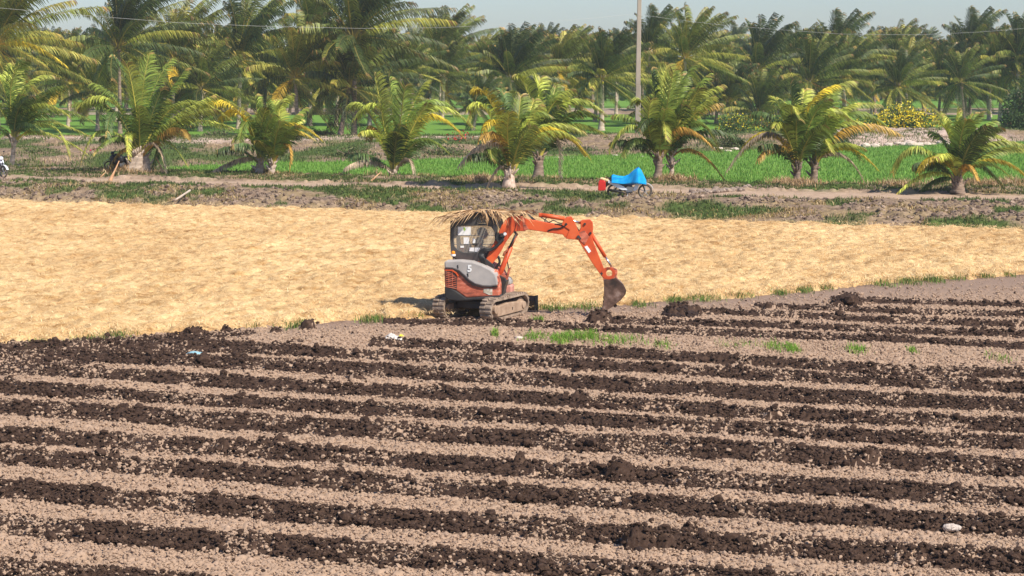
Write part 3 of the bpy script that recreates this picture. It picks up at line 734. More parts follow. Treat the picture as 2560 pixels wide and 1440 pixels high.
# --- front row: each frond is its own part, drawn from the photograph
# frond = (ctrl px, ctrl py, tip px, tip py, depth offset of tip m, tint)
FRONT = [
 dict(label='leftmost front palm, slim trunk beside the parked scooter at the left edge', base=(28, 426), crown=(36, 345), r=(.17, .13), Y=None, fr=[
   (22, 200, 60, 150, -1, 'g'), (50, 210, 120, 190, 1, 'l'), (70, 250, 155, 215, -1.5, 'g'), (75, 245, 160, 290, -1.5, 'l'), (110, 262, 215, 305, .6, 'g'), (120, 290, 160, 392, -1, 'l'), (100, 320, 200, 385, 1, 'l'), (90, 290, 205, 340, 2, 'l'),
   (10, 190, -30, 175, 1, 'l'), (0, 250, -60, 260, -1, 'g'), (-10, 300, -80, 350, .5, 'l'), (0, 330, -30, 410, -1, 'g'), (30, 240, 35, 160, 2, 'l'), (60, 300, 100, 330, -2, 'd'), (40, 270, 75, 240, -2, 'd')]),
 dict(label='bushy front palm with three short pale trunks and dark hanging fronds, second from the left', base=(340, 452), crown=(350, 385), r=(.26, .22), stems=[(-.35, 0, .1), (.42, .25, -.1)], fr=[
   (352, 240, 372, 132, .5, 'g'), (365, 250, 420, 150, 1.5, 'g'), (395, 270, 455, 175, 1, 'g'), (420, 300, 520, 240, -1, 'l'), (430, 235, 545, 290, -.5, 'l'), (440, 290, 520, 275, -1.5, 'l'), (420, 290, 560, 320, 1.5, 'l'),
   (290, 225, 205, 275, .5, 'l'), (290, 260, 200, 262, 1, 'g'), (300, 245, 245, 210, 1.5, 'g'), (330, 230, 290, 140, 1, 'd'), (290, 250, 275, 345, -2, 'd'), (260, 300, 215, 410, -1, 'l'), (300, 330, 245, 385, -1.5, 'g'),
   (400, 330, 460, 420, -1.2, 'g'), (430, 310, 455, 345, -2, 'o'), (385, 340, 410, 440, -1, 'k'), (320, 310, 325, 400, -2, 'l'), (400, 350, 370, 440, .5, 'd'), (340, 250, 320, 160, -1, 'l'), (372, 300, 400, 220, -1, 'd'), (310, 360, 270, 452, -.4, 'o')]),
 dict(label='small front palm with golden yellow fronds on the left and a dark hanging frond', base=(647, 453), crown=(652, 402), r=(.17, .15), fr=[
   (645, 300, 640, 240, .5, 'g'), (660, 310, 720, 238, 0, 'l'), (600, 250, 520, 268, .6, 'y'), (610, 265, 560, 300, 1.2, 'y'), (620, 275, 600, 380, -1.2, 'g'), (625, 330, 590, 350, -.6, 'g'), (665, 290, 690, 250, 1.5, 'l'), (650, 320, 665, 270, -.8, 'l'), (600, 395, 515, 450, .3, 'k'), (690, 330, 740, 300, .9, 'l')]),
 dict(label='small twin palm with one broad golden frond sweeping right', base=(679, 456), crown=(682, 408), r=(.14, .11), fr=[
   (705, 290, 792, 350, -.3, 'y'), (700, 315, 770, 345, .6, 'y'), (690, 330, 700, 262, .4, 'l'), (700, 330, 755, 272, .9, 'g'), (675, 340, 660, 280, .8, 'l'), (720, 340, 720, 430, -.6, 'o'), (700, 350, 735, 315, -1, 'g'), (668, 372, 648, 352, -.8, 'l')]),
 dict(label='front palm with a fan of broad upright lime fronds, left of the widest paddy view', base=(985, 456), crown=(985, 428), r=(.16, .15), fr=[
   (960, 300, 943, 190, 0, 'l'), (985, 300, 975, 195, 1, 'g'), (1010, 290, 1060, 205, .4, 'l'), (1000, 300, 1010, 215, -1, 'g'), (1040, 260, 1140, 340, -.4, 'y'), (1050, 240, 1165, 320, .8, 'l'), (1030, 240, 1120, 275, 1.4, 'g'),
   (960, 240, 895, 300, .5, 'l'), (930, 260, 885, 268, 1.2, 'l'), (950, 330, 912, 332, -1, 'l'), (985, 340, 985, 330, -1.6, 'l'), (930, 395, 875, 420, -.5, 'k'), (1020, 380, 1030, 455, -1, 'k'), (1040, 330, 1110, 385, -1, 'g'), (940, 300, 925, 350, 1, 'o'), (1020, 330, 1060, 260, -1, 'l')]),
 dict(label='front palm on a pale flared stump foot with a bleached drooping frond on its left', base=(1272, 488), crown=(1278, 432), r=(.13, .12), foot=1, fr=[
   (1290, 280, 1365, 290, .3, 'g'), (1240, 250, 1195, 225, .4, 'y'), (1225, 255, 1182, 275, .3, 'l'), (1250, 270, 1205, 240, 1.5, 'd'), (1250, 290, 1215, 325, -.8, 'y'), (1245, 330, 1160, 415, .3, 'k'), (1240, 320, 1210, 350, -1.2, 'o'),
   (1330, 300, 1440, 330, .6, 'l'), (1350, 290, 1455, 395, -.6, 'y'), (1345, 320, 1430, 350, -1.1, 'l'), (1270, 300, 1260, 230, 1, 'd'), (1290, 330, 1300, 240, 1, 'g'), (1230, 360, 1235, 400, -1, 'g'), (1255, 400, 1220, 475, -.3, 'k'), (1268, 330, 1275, 280, -1.5, 'l'), (1310, 310, 1330, 250, 1.4, 'l')]),
 dict(label='front palm on thick dark trunk with a brown dead frond hanging to the ground', base=(1345, 466), crown=(1345, 395), r=(.25, .22), dark=1, fr=[
   (1330, 230, 1295, 190, 0, 'l'), (1345, 250, 1350, 195, .6, 'l'), (1360, 260, 1400, 230, .8, 'g'), (1400, 230, 1495, 285, .3, 'l'), (1410, 270, 1490, 300, -1, 'g'), (1400, 300, 1495, 335, -.7, 'l'), (1370, 280, 1385, 215, 1.2, 'g'), (1390, 310, 1395, 465, -.3, 'k'), (1360, 270, 1425, 225, -.6, 'l'), (1400, 320, 1450, 390, .6, 'y'), (1320, 260, 1290, 230, 1, 'l'), (1330, 290, 1310, 250, -1, 'd')]),
 dict(label='large dark front palm just right of the concrete pole and the blue tarp motorbike', base=(1642, 470), crown=(1648, 398), r=(.2, .17), dark=1, fr=[
   (1655, 260, 1665, 165, .4, 'l'), (1640, 250, 1630, 170, .9, 'd'), (1670, 260, 1730, 160, .6, 'g'), (1690, 270, 1790, 215, .3, 'l'), (1710, 300, 1770, 245, -.6, 'l'), (1620, 260, 1595, 255, .6, 'l'), (1605, 300, 1545, 290, .3, 'g'), (1590, 290, 1535, 375, -.3, 'l'), (1600, 330, 1565, 390, -1, 'g'),
   (1730, 280, 1780, 370, -.4, 'g'), (1740, 310, 1850, 365, .7, 'd'), (1690, 300, 1770, 370, -1.2, 'o'), (1655, 280, 1665, 350, -1.6, 'l'), (1630, 280, 1600, 330, -1.3, 'd'), (1660, 300, 1680, 180, -1, 'g'), (1650, 240, 1650, 180, 1.6, 'l'), (1700, 290, 1740, 220, -1, 'l'), (1620, 320, 1630, 250, -1, 'l')]),
 dict(label='slender front palm with orange leaf bases and a long frond arching down right', base=(1677, 468), crown=(1678, 388), r=(.13, .11), fr=[
   (1740, 365, 1815, 480, -.4, 'o'), (1700, 270, 1760, 190, .8, 'g'), (1700, 290, 1790, 260, .7, 'o'), (1690, 270, 1700, 185, 1.2, 'g'), (1670, 300, 1640, 240, 1.2, 'l'), (1720, 320, 1790, 380, .8, 'g'), (1690, 330, 1710, 260, -.7, 'g')]),
 dict(label='front palm with upright green fronds and a brown tipped frond arching low left', base=(1988, 476), crown=(1994, 415), r=(.17, .16), dark=1, fr=[
   (1985, 280, 1978, 212, .4, 'd'), (2000, 280, 2010, 225, .9, 'l'), (2010, 260, 2080, 215, .4, 'y'), (2030, 250, 2115, 205, .8, 'l'), (1950, 290, 1890, 285, .6, 'd'), (1930, 300, 1832, 430, -.2, 'k'), (1935, 310, 1865, 380, .5, 'y'), (1950, 350, 1905, 400, -1, 'o'),
   (1975, 250, 1995, 290, -1.4, 'l'), (1960, 300, 1940, 320, -1, 'l'), (2040, 260, 2110, 300, .9, 'l'), (1990, 280, 2000, 300, -1.8, 'g'), (2020, 300, 2060, 250, -1, 'g'), (2040, 310, 2080, 360, -1.1, 'g'), (1965, 290, 1945, 245, 1.2, 'l')]),
 dict(label='twin palm with long yellow edged frond reaching right, brown frond hanging below it', base=(2032, 470), crown=(2035, 410), r=(.2, .18), dark=1, fr=[
   (2090, 290, 2170, 330, .5, 'l'), (2100, 260, 2200, 320, .9, 'g'), (2110, 300, 2225, 335, .7, 'o'), (2070, 270, 2180, 262, 1.2, 'l'), (2080, 355, 2148, 372, -.6, 'l'), (2100, 350, 2180, 425, -.4, 'y'), (2100, 370, 2155, 470, -.7, 'k'), (2070, 300, 2130, 260, .3, 'l'), (2060, 280, 2075, 230, 1, 'g'), (2090, 330, 2140, 400, .6, 'd'), (2050, 330, 2075, 380, -1.3, 'l'), (2030, 300, 2030, 250, -1, 'd')]),
 dict(label='rightmost front palm, short dark trunk with pale split foot, standing alone before the paddy', base=(2394, 502), crown=(2394, 445), r=(.27, .2), dark=1, fr=[
   (2392, 350, 2393, 280, .4, 'l'), (2405, 340, 2430, 285, .9, 'g'), (2420, 340, 2475, 305, .5, 'g'), (2430, 330, 2500, 350, 1, 'l'), (2380, 340, 2350, 305, .6, 'l'), (2370, 360, 2335, 330, 1.2, 'g'), (2300, 345, 2246, 432, .2, 'l'), (2340, 380, 2305, 430, -.7, 'y'), (2330, 420, 2255, 485, -.4, 'l'), (2350, 440, 2290, 500, .6, 'd'),
   (2450, 350, 2545, 365, .6, 'l'), (2470, 370, 2540, 375, 1.2, 'l'), (2480, 380, 2575, 470, -.4, 'y'), (2450, 390, 2520, 450, -1.2, 'g'), (2430, 390, 2500, 470, .6, 'd'), (2415, 400, 2440, 450, -1.5, 'o'), (2400, 340, 2415, 300, -1, 'g'), (2375, 380, 2345, 395, -1.5, 'l'), (2440, 340, 2490, 320, -1, 'g')]),
]
sd = 100
for pd in FRONT:
    g = ground(*pd['base'], z=.15); gz = float(bund_h(np.array([g.x]), np.array([g.y]))[0])
    root = empty('coconut_palm', (g.x, g.y, gz))
    tag(root, pd['label'], 'palm tree', 'coconut palms along the dirt track')
    c = atY(*pd['crown'], g.y) - Vector(root.location)
    rd = random.Random(sd); mt = M_trunk2 if pd.get('dark') else M_trunk
    bm_obj('trunk', trunk_bm(c.z + .1, pd['r'][0] * .85, pd['r'][1] * .8, (c.x, 0), sd), mt, root, smooth=True)
    for (sx_, sy_, ln) in pd.get('stems', []):
        o = bm_obj('trunk', trunk_bm(c.z * .95, pd['r'][0] * .8, pd['r'][1] * .8, (c.x + ln - sx_ * .4, 0), sd + 7), mt, root, smooth=True); o.location = (sx_, sy_, 0)
    if pd.get('foot'):
        bm = bmesh.new(); bm_tube(bm, [(0, 0, -.1), (0, 0, .25), (.03, 0, .6), (.05, 0, .95)], [.36, .28, .2, .15], 9)
        for k in range(7): bm_tube(bm, [(.2 * math.cos(k), .2 * math.sin(k), .1), (.14 * math.cos(k), .14 * math.sin(k), .6), (.3 * math.cos(k), .25 * math.sin(k), .95 + .1 * (k % 3))], [.08, .06, .015], 5)
        bm_obj('stump_foot', bm, noisy('stump', [(.3, (.30, .2, .15)), (.6, (.62, .50, .42))], 6, .9, bumpk=.6), root, smooth=True)
    for i, (cx, cy, tx, ty, dy, tn) in enumerate(pd['fr']):
        sd += 1
        sg = rd.choice((-1, 1))
        p0 = c + Vector(((cx - pd['crown'][0]) * .0012, 0, rd.uniform(-.12, .12)))
        tx += (tx - pd['crown'][0]) * .10; cx += (cx - pd['crown'][0]) * .12
        ctr = atY(cx, cy, g.y + dy * .35) - Vector(root.location)
        tip = atY(tx, ty, g.y + dy) - Vector(root.location)
        # lift the control so that the curve's top passes near the drawn control pixel
        mid = (p0 + tip) / 2; ctr2 = mid + (ctr - mid) * 1.45
        L = (tip - p0).length
        v, f, cc = frond_arrays(p0, ctr2, tip, tn, nl=78, ll=min(.88, .38 + .11 * L) * (.68 if tip.z < c.z + .1 else 1.0), lw=.052, wind=(.28, .05, 0), droop=.6 if tn in 'gly' else .85, seed=sd)
        o = link('frond', np_mesh('frond', v, f, col=cc), root, M_leaf)
    # young unopened spear and filler fronds
    for (p0, p1, p2, t, l) in crown_fronds(5, 2.9, rd, (.4, 0, 0), [['g', 'l'], ['g', 'd'], ['d']], low=.9):
        sd += 1
        v, f, cc = frond_arrays(p0 + c, p1 + c, p2 + c, t, nl=62, ll=.85, lw=.05, wind=(.4, .1, 0), droop=.7, seed=sd)
        link('frond', np_mesh('frond', v, f, col=cc), root, M_leaf)

# --- mid and far palms: trunk + crown, nine crown shapes
CROWN = []
rd = random.Random(77)
for k in range(10):
    wind = (.75, rd.uniform(-.2, .2), 0)
    tints = [[['g'], ['d', 'g'], ['g', 'd'], ['g', 'l', 'd'], ['l', 'o', 'd', 'g']], [['g', 'l'], ['g'], ['g', 'l'], ['l', 'l', 'g'], ['y', 'l', 'l', 'g']], [['d'], ['d', 'g'], ['d', 'g'], ['d', 'g', 'l'], ['d', 'g', 'l', 'd']]][k % 3]
    fr = crown_fronds(rd.randint(38, 44), 4.4, rd, wind, tints, low=-.8 - .55 * (k % 2))
    arrs = [frond_arrays(p0, p1, p2, t, nl=52, ll=.92, lw=.06, wind=(.5, 0, 0), droop=1.1, seed=900 + 40 * k + i) for i, (p0, p1, p2, t, l) in enumerate(fr)]
    v, f, cc = join_arr(arrs); cc = cc * BACKTONE
    CROWN.append(np_mesh('crown', v, f, col=cc)); CROWN[-1].materials.append(M_leaf)
TR = [trunk_bm(1.0, .17, .13, (0, 0), 11, False)]
TM = {}
M_nut = noisy('coconut', [(.3, (.30, .30, .04)), (.7, (.60, .48, .06))], 5, .5, bumpk=0)
def palm(px, by, cy, k, label, group='coconut palms in the grove behind the paddies', cx=None, Y=None, size=1.0, rz=0.0, nuts=0, dark=0, thick=1.0, flip=False):
    """px, by: foot pixel; cy: crown-centre row"""
    g = ground(px, by) if Y is None else Vector(((px - 1280) / FPX * Y * 1.006, Y, 0))
    root = empty('coconut_palm', (g.x, g.y, .05)); tag(root, label, 'palm tree', group)
    c = atY(cx if cx else px, cy, g.y) - Vector(root.location)
    key = (round(c.z * 2) / 2, round(c.x * 2) / 2, dark, round(thick, 1))
    if key not in TM:
        bm = trunk_bm(c.z, .17 * thick, .12 * thick, (c.x, 0), int(c.z * 10), True)
        o = bm_obj('trunk', bm, M_trunk2 if dark else M_trunk, root, smooth=True); TM[key] = o.data
    else: o = link('trunk', TM[key], root)
    cr = link('crown', CROWN[k], root); cr.location = c; cr.rotation_euler = (0, 0, rz); cr.scale = (size, size, size)
    for i in range(nuts):
        bm = bmesh.new(); a = i * 2.1
        bm_ico(bm, (0, 0, 0), .13, 2, (1, 1, 1.2), .03); o = bm_obj('coconut', bm, M_nut, root, smooth=True)
        o.location = c + Vector((math.cos(a) * .24 - .15, math.sin(a) * .24 - .15, -.45 - .12 * (i % 3)))
    return root
PALMS = [
 # px, by, cy, crown, size, rz, nuts, dark, thick, cx, label
 (-5, 366, 95, 1, 1.08, .1, 0, 0, 1.2, -12, 'tall palm at the left edge with one bright yellow lower frond'),
 (300, 338, 100, 2, 1.1, -.1, 0, 1, 1, 296, 'tall dark palm rising behind the bushy three trunked front palm'),
 (244, 330, 215, 1, .75, .4, 0, 0, 1, 240, 'short palm with a pinkish trunk left of the bushy three trunked palm'),
 (170, 322, 190, 4, .8, -.3, 0, 0, .9, 172, 'middle palm with pale trunk foot between the two leftmost front palms'),
 (430, 326, 130, 4, 1.0, .2, 0, 0, 1, 436, 'tall green palm with a long yellow ribbed frond, above the second front palm'),
 (596, 326, 130, 0, 1.15, .3, 0, 0, 1.2, 600, 'tall palm with a ringed trunk straight behind the golden frond palm'),
 (500, 332, 205, 3, .8, .2, 0, 0, 1.1, 505, 'stout middle palm with a scarred pink trunk left of the golden frond palm'),
 (742, 346, 175, 1, .95, .15, 6, 0, 1.15, 738, 'palm with a ringed pale trunk and a cluster of yellow coconuts'),
 (775, 318, 60, 6, 1.0, .5, 0, 0, 1.1, 778, 'tall palm with a brown thatched crown base against the sky'),
 (885, 348, 75, 2, 1.2, .1, 0, 1, 1.35, 884, 'tall dark palm with a smooth swollen trunk foot standing by the pale bank'),
 (850, 348, 200, 3, .95, .6, 0, 1, 1.3, 876, 'leaning dark trunked palm beside the swollen footed palm'),
 (1100, 300, 130, 6, 1.05, .2, 0, 0, .8, 1098, 'airy tall palm left of the open patch of sky'),
 (1182, 330, 262, 5, .62, .3, 0, 0, .8, 1196, 'small dark palm on a thin leaning trunk in the gap of the bank'),
 (1272, 318, 190, 2, 1.1, .0, 0, 0, 1, 1276, 'tall plumed palm standing above the pale stump palm'),
 (1395, 312, 170, 4, .95, .3, 0, 0, 1, 1396, 'middle palm left of the white trunked palm'),
 (1503, 330, 190, 8, 1.0, .1, 2, 0, 1.45, 1504, 'palm with a thick white trunk left of the concrete pole'),
 (1715, 322, 140, 1, 1.05, .2, 0, 0, 1, 1712, 'tall palm directly behind the large dark front palm'),
 (1620, 310, 120, 5, 1.0, .4, 0, 0, 1, 1622, 'tall palm just behind the concrete pole'),
 (1790, 312, 195, 3, .8, .5, 0, 0, 1, 1790, 'palm with a short bright trunk at the left end of the yellow flowers'),
 (1838, 302, 248, 7, .42, .3, 0, 1, .9, 1844, 'small palm with a mop of yellow fronds above the yellow flowers'),
 (1893, 302, 170, 2, 1.25, .0, 2, 0, 1.1, 1893, 'broad tall dark palm behind the middle of the yellow flowers'),
 (2080, 300, 150, 5, 1.25, .2, 0, 1, 1, 2082, 'tallest palm on the right with two long upright spear fronds'),
 (2178, 292, 205, 4, .85, .2, 0, 0, .8, 2176, 'middle palm left of the dense yellow flowers'),
 (2267, 298, 180, 1, .9, .5, 0, 0, 1, 2262, 'palm with an orange barked trunk over the dense yellow flowers'),
 (2345, 302, 190, 8, .95, .1, 0, 1, 1, 2354, 'palm with a dark knotted trunk right of the dense yellow flowers'),
 (2472, 303, 185, 3, .9, .4, 0, 0, 1.1, 2462, 'palm with a pale slanting trunk foot near the right edge'),
 (2499, 305, 165, 6, 1.0, .1, 0, 0, 1.1, 2498, 'straight white trunked palm near the right edge'),
 (2540, 306, 140, 2, 1.1, .3, 0, 0, 1.1, 2546, 'dark palm at the right edge leaning over the leafy tree'),
 (2425, 296, 130, 5, 1.15, .2, 0, 1, 1, 2420, 'tall feathery palm behind the rightmost front palm'),
]
for i, (px, by, cy, k, sz, rz, nuts, dk, th, cx, lb) in enumerate(PALMS):
    if px < 1150: sz *= 1.28; cy += 16
    else: sz *= 1.06; cy += 4
    palm(px, by, cy, k, lb, cx=cx, size=sz, rz=rz, nuts=nuts, dark=dk, thick=th)
# yellow lower frond of the left edge palm is a part of that palm
lp = [o for o in COL.objects if o.name.startswith('coconut_palm') and o.get('label', '').startswith('tall palm at the left edge')][0]
Yp = lp.location.y
v, f, cc = frond_arrays(atY(-5, 118, Yp) - lp.location, atY(60, 78, Yp - 1) - lp.location, atY(165, 165, Yp - 1) - lp.location, 'y', nl=60, ll=1.0, lw=.07, wind=(.3, 0, 0), droop=1.0, seed=5)
link('frond', np_mesh('frond', v, f, col=cc), lp, M_leaf)['label'] = 'bright yellow drooping frond'
# the grove beyond: anonymous far palms
fd = random.Random(21)
cnt = 0
for row, (Y0, step, hz) in enumerate([(198, 112, 8.2), (232, 84, 9.2), (275, 74, 10.2), (335, 68, 11.4), (420, 62, 13.0)]):
    px = -90 + fd.uniform(0, 60)
    while px < 2660:
        Y = Y0 + fd.uniform(-12, 12)
        h = hz * (fd.uniform(.50, .66) if fd.random() < .3 else fd.uniform(.82, 1.03))
        cyp = HZ - (h - 3.0 - CH) * FPX / Y
        lab = ['distant coconut palm in the near rank of the hazy grove', 'distant coconut palm in the second rank of the hazy grove', 'distant coconut palm in the middle of the hazy grove', 'distant coconut palm far back in the hazy grove', 'distant coconut palm in the last rank of the hazy grove'][row]
        palm(px, 0, cyp, fd.choice([0, 2, 3, 4, 5, 6, 8, 9, 2, 5]), lab, group=lab.replace('distant coconut palm', 'distant palms'), Y=Y, size=fd.uniform(.8, 1.15), rz=fd.uniform(-.5, .5), dark=fd.choice([0, 1]), thick=1.1)
        px += step * fd.uniform(.6, 1.4); cnt += 1
print('far palms', cnt)
# ================================================================= EXCAVATOR
EY = 45.35
E0 = atY(1203, 790, EY); E0.z = 0
ex = empty('excavator', E0)
tag(ex, 'small orange tracked excavator with a grey cover marked 5 digging in the field', 'excavator')
YAW = R(-9)
EU = Vector((math.cos(YAW), math.sin(YAW), 0)); EV = Vector((-math.sin(YAW), math.cos(YAW), 0)); EZ = Vector((0, 0, 1))
CAMP = Vector((0, 0, CH))
def hit(px, py, v, U=EU, V=EV):
    """point of the machine's own plane (v metres towards its far side) that the photo shows at px, py; in the machine's frame"""
    d = ray(px, py); o = E0 + V * v
    t = (o - CAMP).dot(V) / d.dot(V)
    return CAMP + d * t - E0
def prism(name, pts, v0, v1, mat, parent=ex, bevel=.012, U=EU, V=EV, smooth=False):
    bm = bmesh.new(); bm_prism(bm, [hit(x, y, v0, U, V) for x, y in pts], V * (v1 - v0))
    return bm_obj(name, bm, mat, parent, bevel, smooth)
M_or = noisy('orange_paint', [(.27, (.20, .045, .02)), (.36, (.50, .065, .018)), (.55, (.66, .10, .022)), (.78, (.68, .135, .04))], 2.6, .5, bumpk=.08, spec=.5)
M_or2 = noisy('worn_orange_paint', [(.30, (.10, .05, .04)), (.42, (.36, .10, .06)), (.56, (.60, .16, .09)), (.72, (.66, .36, .27))], 4.2, .6, bumpk=.15, spec=.3, stretch=(1, 1, 2.5))
M_pink = noisy('faded_orange_paint', [(.3, (.50, .20, .15)), (.7, (.66, .36, .30))], 3, .6, bumpk=.1)
M_grey = noisy('dusty_grey_panel', [(.3, (.30, .285, .27)), (.55, (.42, .39, .37)), (.8, (.52, .48, .44))], 2.0, .55, bumpk=.08, spec=.4)
M_dk = noisy('dark_plastic', [(.3, (.02, .02, .022)), (.7, (.055, .052, .05))], 5, .5, bumpk=.1)
M_dkgrey = noisy('cab_paint', [(.3, (.045, .045, .048)), (.7, (.10, .095, .09))], 2.5, .45, bumpk=.05)
M_rub = noisy('dusty_rubber', [(.3, (.14, .10, .075)), (.55, (.33, .25, .19)), (.8, (.46, .36, .28))], 7, .9, bumpk=.4)
M_mud = noisy('mud_on_steel', [(.3, (.24, .16, .11)), (.7, (.44, .32, .23))], 5, .85, bumpk=.4)
M_chrome, nt, b = new_mat('polished_rod'); b.inputs['Base Color'].default_value = (.75, .75, .75, 1); b.inputs['Metallic'].default_value = 1; b.inputs['Roughness'].default_value = .22
M_buck = noisy('worn_bucket_steel', [(.34, (.03, .017, .013)), (.48, (.085, .045, .03)), (.60, (.17, .10, .075)), (.70, (.34, .25, .21)), (.8, (.40, .11, .05))], 3.6, .6, bumpk=.4, spec=.4)
M_glass, nt, b = new_mat('cab_glass')
b.inputs['Base Color'].default_value = (.75, .78, .78, 1); b.inputs['Roughness'].default_value = .06; b.inputs['Metallic'].default_value = 0
tp = N(nt, 'ShaderNodeBsdfTransparent'); tp.inputs[0].default_value = (.86, .87, .86, 1)
fz = N(nt, 'ShaderNodeFresnel'); fz.inputs[0].default_value = 1.4
df = N(nt, 'ShaderNodeBsdfDiffuse'); df.inputs[0].default_value = (.62, .57, .50, 1)
m1 = N(nt, 'ShaderNodeMixShader'); m1.inputs[0].default_value = .34
gl = N(nt, 'ShaderNodeBsdfGlossy'); gl.inputs['Roughness'].default_value = .08
m2_ = N(nt, 'ShaderNodeMixShader')
nt.links.new(tp.outputs[0], m1.inputs[1]); nt.links.new(df.outputs[0], m1.inputs[2])
nt.links.new(fz.outputs[0], m2_.inputs[0]); nt.links.new(m1.outputs[0], m2_.inputs[1]); nt.links.new(gl.outputs[0], m2_.inputs[2]); nt.links.new(m2_.outputs[0], nt.nodes['Material Output'].inputs['Surface'])
M_white, nt, b = new_mat('white_paper'); b.inputs['Base Color'].default_value = (.85, .86, .85, 1); b.inputs['Roughness'].default_value = .5
M_amber, nt, b = new_mat('amber_lens'); b.inputs['Base Color'].default_value = (.85, .28, .01, 1); b.inputs['Roughness'].default_value = .2
M_hose, nt, b = new_mat('hose_rubber'); b.inputs['Base Color'].default_value = (.018, .017, .017, 1); b.inputs['Roughness'].default_value = .42

# ---- undercarriage (turned about 60 degrees away)
TH = R(60); e1 = Vector((math.cos(TH), math.sin(TH), 0)); e2 = Vector((-math.sin(TH), math.cos(TH), 0))
TM3 = Matrix((e1, e2, EZ)).transposed()
def tr_pt(a, b_, z): return e1 * a + e2 * b_ + EZ * z
def make_track(side):
    c2 = side * .62; w = .30; Lh = .86; rad = .235
    # belt: stadium outline with grousers
    pts = []
    K = 16
    for k in range(K + 1):
        a = math.pi / 2 + math.pi * k / K; pts.append((-Lh + rad + math.cos(a) * rad, rad + math.sin(a) * rad))
    for k in range(K + 1):
        a = -math.pi / 2 + math.pi * k / K; pts.append((Lh - rad + math.cos(a) * rad, rad + .03 + math.sin(a) * rad))
    bm = bmesh.new()
    # outer & inner shell
    inn = []
    for (a, z) in pts:
        ca = max(-Lh + rad, min(Lh - rad, a)); cz = rad + .01
        dx, dz = a - ca, z - cz; l = math.hypot(dx, dz) or 1
        inn.append((ca + dx * (l - .045) / l, cz + dz * (l - .045) / l))
    n = len(pts); vo = []
    for b2 in (c2 - w / 2, c2 + w / 2):
        vo.append(([bm.verts.new(tr_pt(a, b2, z)) for a, z in pts], [bm.verts.new(tr_pt(a, b2, z)) for a, z in inn]))
    for i in range(n):
        j = (i + 1) % n
        bm.faces.new((vo[0][0][i], vo[0][0][j], vo[1][0][j], vo[1][0][i])); bm.faces.new((vo[0][1][i], vo[1][1][i], vo[1][1][j], vo[0][1][j]))
        bm.faces.new((vo[0][0][i], vo[0][1][i], vo[0][1][j], vo[0][0][j])); bm.faces.new((vo[1][0][i], vo[1][0][j], vo[1][1][j], vo[1][1][i]))
    tk = bm_obj('track', bm, M_rub, ex)
    bm = bmesh.new()
    per = []; tot = 0
    for i in range(n):
        a, b_ = pts[i], pts[(i + 1) % n]; per.append((tot, a, b_)); tot += math.hypot(b_[0] - a[0], b_[1] - a[1])
    s = 0
    while s < tot - .03:
        for (t0, a, b_) in per:
            l = math.hypot(b_[0] - a[0], b_[1] - a[1])
            if t0 <= s < t0 + l:
                q = (s - t0) / l; ax, az = a[0] + (b_[0] - a[0]) * q, a[1] + (b_[1] - a[1]) * q
                tx, tz = (b_[0] - a[0]) / l, (b_[1] - a[1]) / l
                nx_, nz_ = tz, -tx
                ca = max(-Lh + rad, min(Lh - rad, ax))
                if (ax - ca) * nx_ + (az - rad) * nz_ < 0: nx_, nz_ = -nx_, -nz_
                M = Matrix((e1 * tx + EZ * tz, e2, e1 * nx_ + EZ * nz_)).transposed()
                for hb in (-1, 1):
                    bm_box(bm, tr_pt(ax + nx_ * .012 + tx * .02 * hb, c2 + hb * w * .25, az + nz_ * .012), (.052, w * .46, .035), M)
                break
        s += .098
    bm_obj('lug', bm, M_rub, tk, .006).name = 'tread'
    bm = bmesh.new()
    o2 = c2 - w / 2 + .015 if side < 0 else c2 - w / 2 + .015
    bm_prism(bm, [tr_pt(-Lh + .33, o2, .07), tr_pt(Lh - .2, o2, .10), tr_pt(Lh - .2, o2, .32), tr_pt(-.1, o2, .35), tr_pt(-Lh + .33, o2, .30)], e2 * (w - .03))
    bm_obj('roller_frame', bm, M_mud, tk, .02)
    bm = bmesh.new()
    for aa, rr_ in ((-Lh + rad, .155), (Lh - rad, .15)):
        bm_tube(bm, [tr_pt(aa, c2 - w / 2 - .01, rad), tr_pt(aa, c2 + w / 2 + .01, rad)], rr_ * .55, 16)
        bm_tube(bm, [tr_pt(aa, c2 - w * .2, rad), tr_pt(aa, c2 + w * .2, rad)], rr_ + .02, 18)
    bm_obj('sprocket', bm, M_mud, tk, .008)
    bm = bmesh.new(); bm_box(bm, tr_pt(.12, o2 - .004, .2), (.02, .012, .06), TM3); bm_obj('slot', bm, M_dk, tk)
make_track(-1); make_track(1)
bm = bmesh.new()
bm_box(bm, (0, 0, .30), (.9, .75, .18), TM3)
for sa in (-1, 1):
    for sb in (-1, 1):
        bm_prism(bm, [tr_pt(sa * .15, sb * .2, .36), tr_pt(sa * .42, sb * .5, .30), tr_pt(sa * .42, sb * .5, .16), tr_pt(sa * .15, sb * .2, .22)], e1 * -.16 * sa)
bm_obj('chassis', bm, M_dk, ex, .02)
bm = bmesh.new(); bm_tube(bm, [(0, 0, .36), (0, 0, .46)], .36, 28); bm_obj('slewing_ring', bm, M_dk, ex)
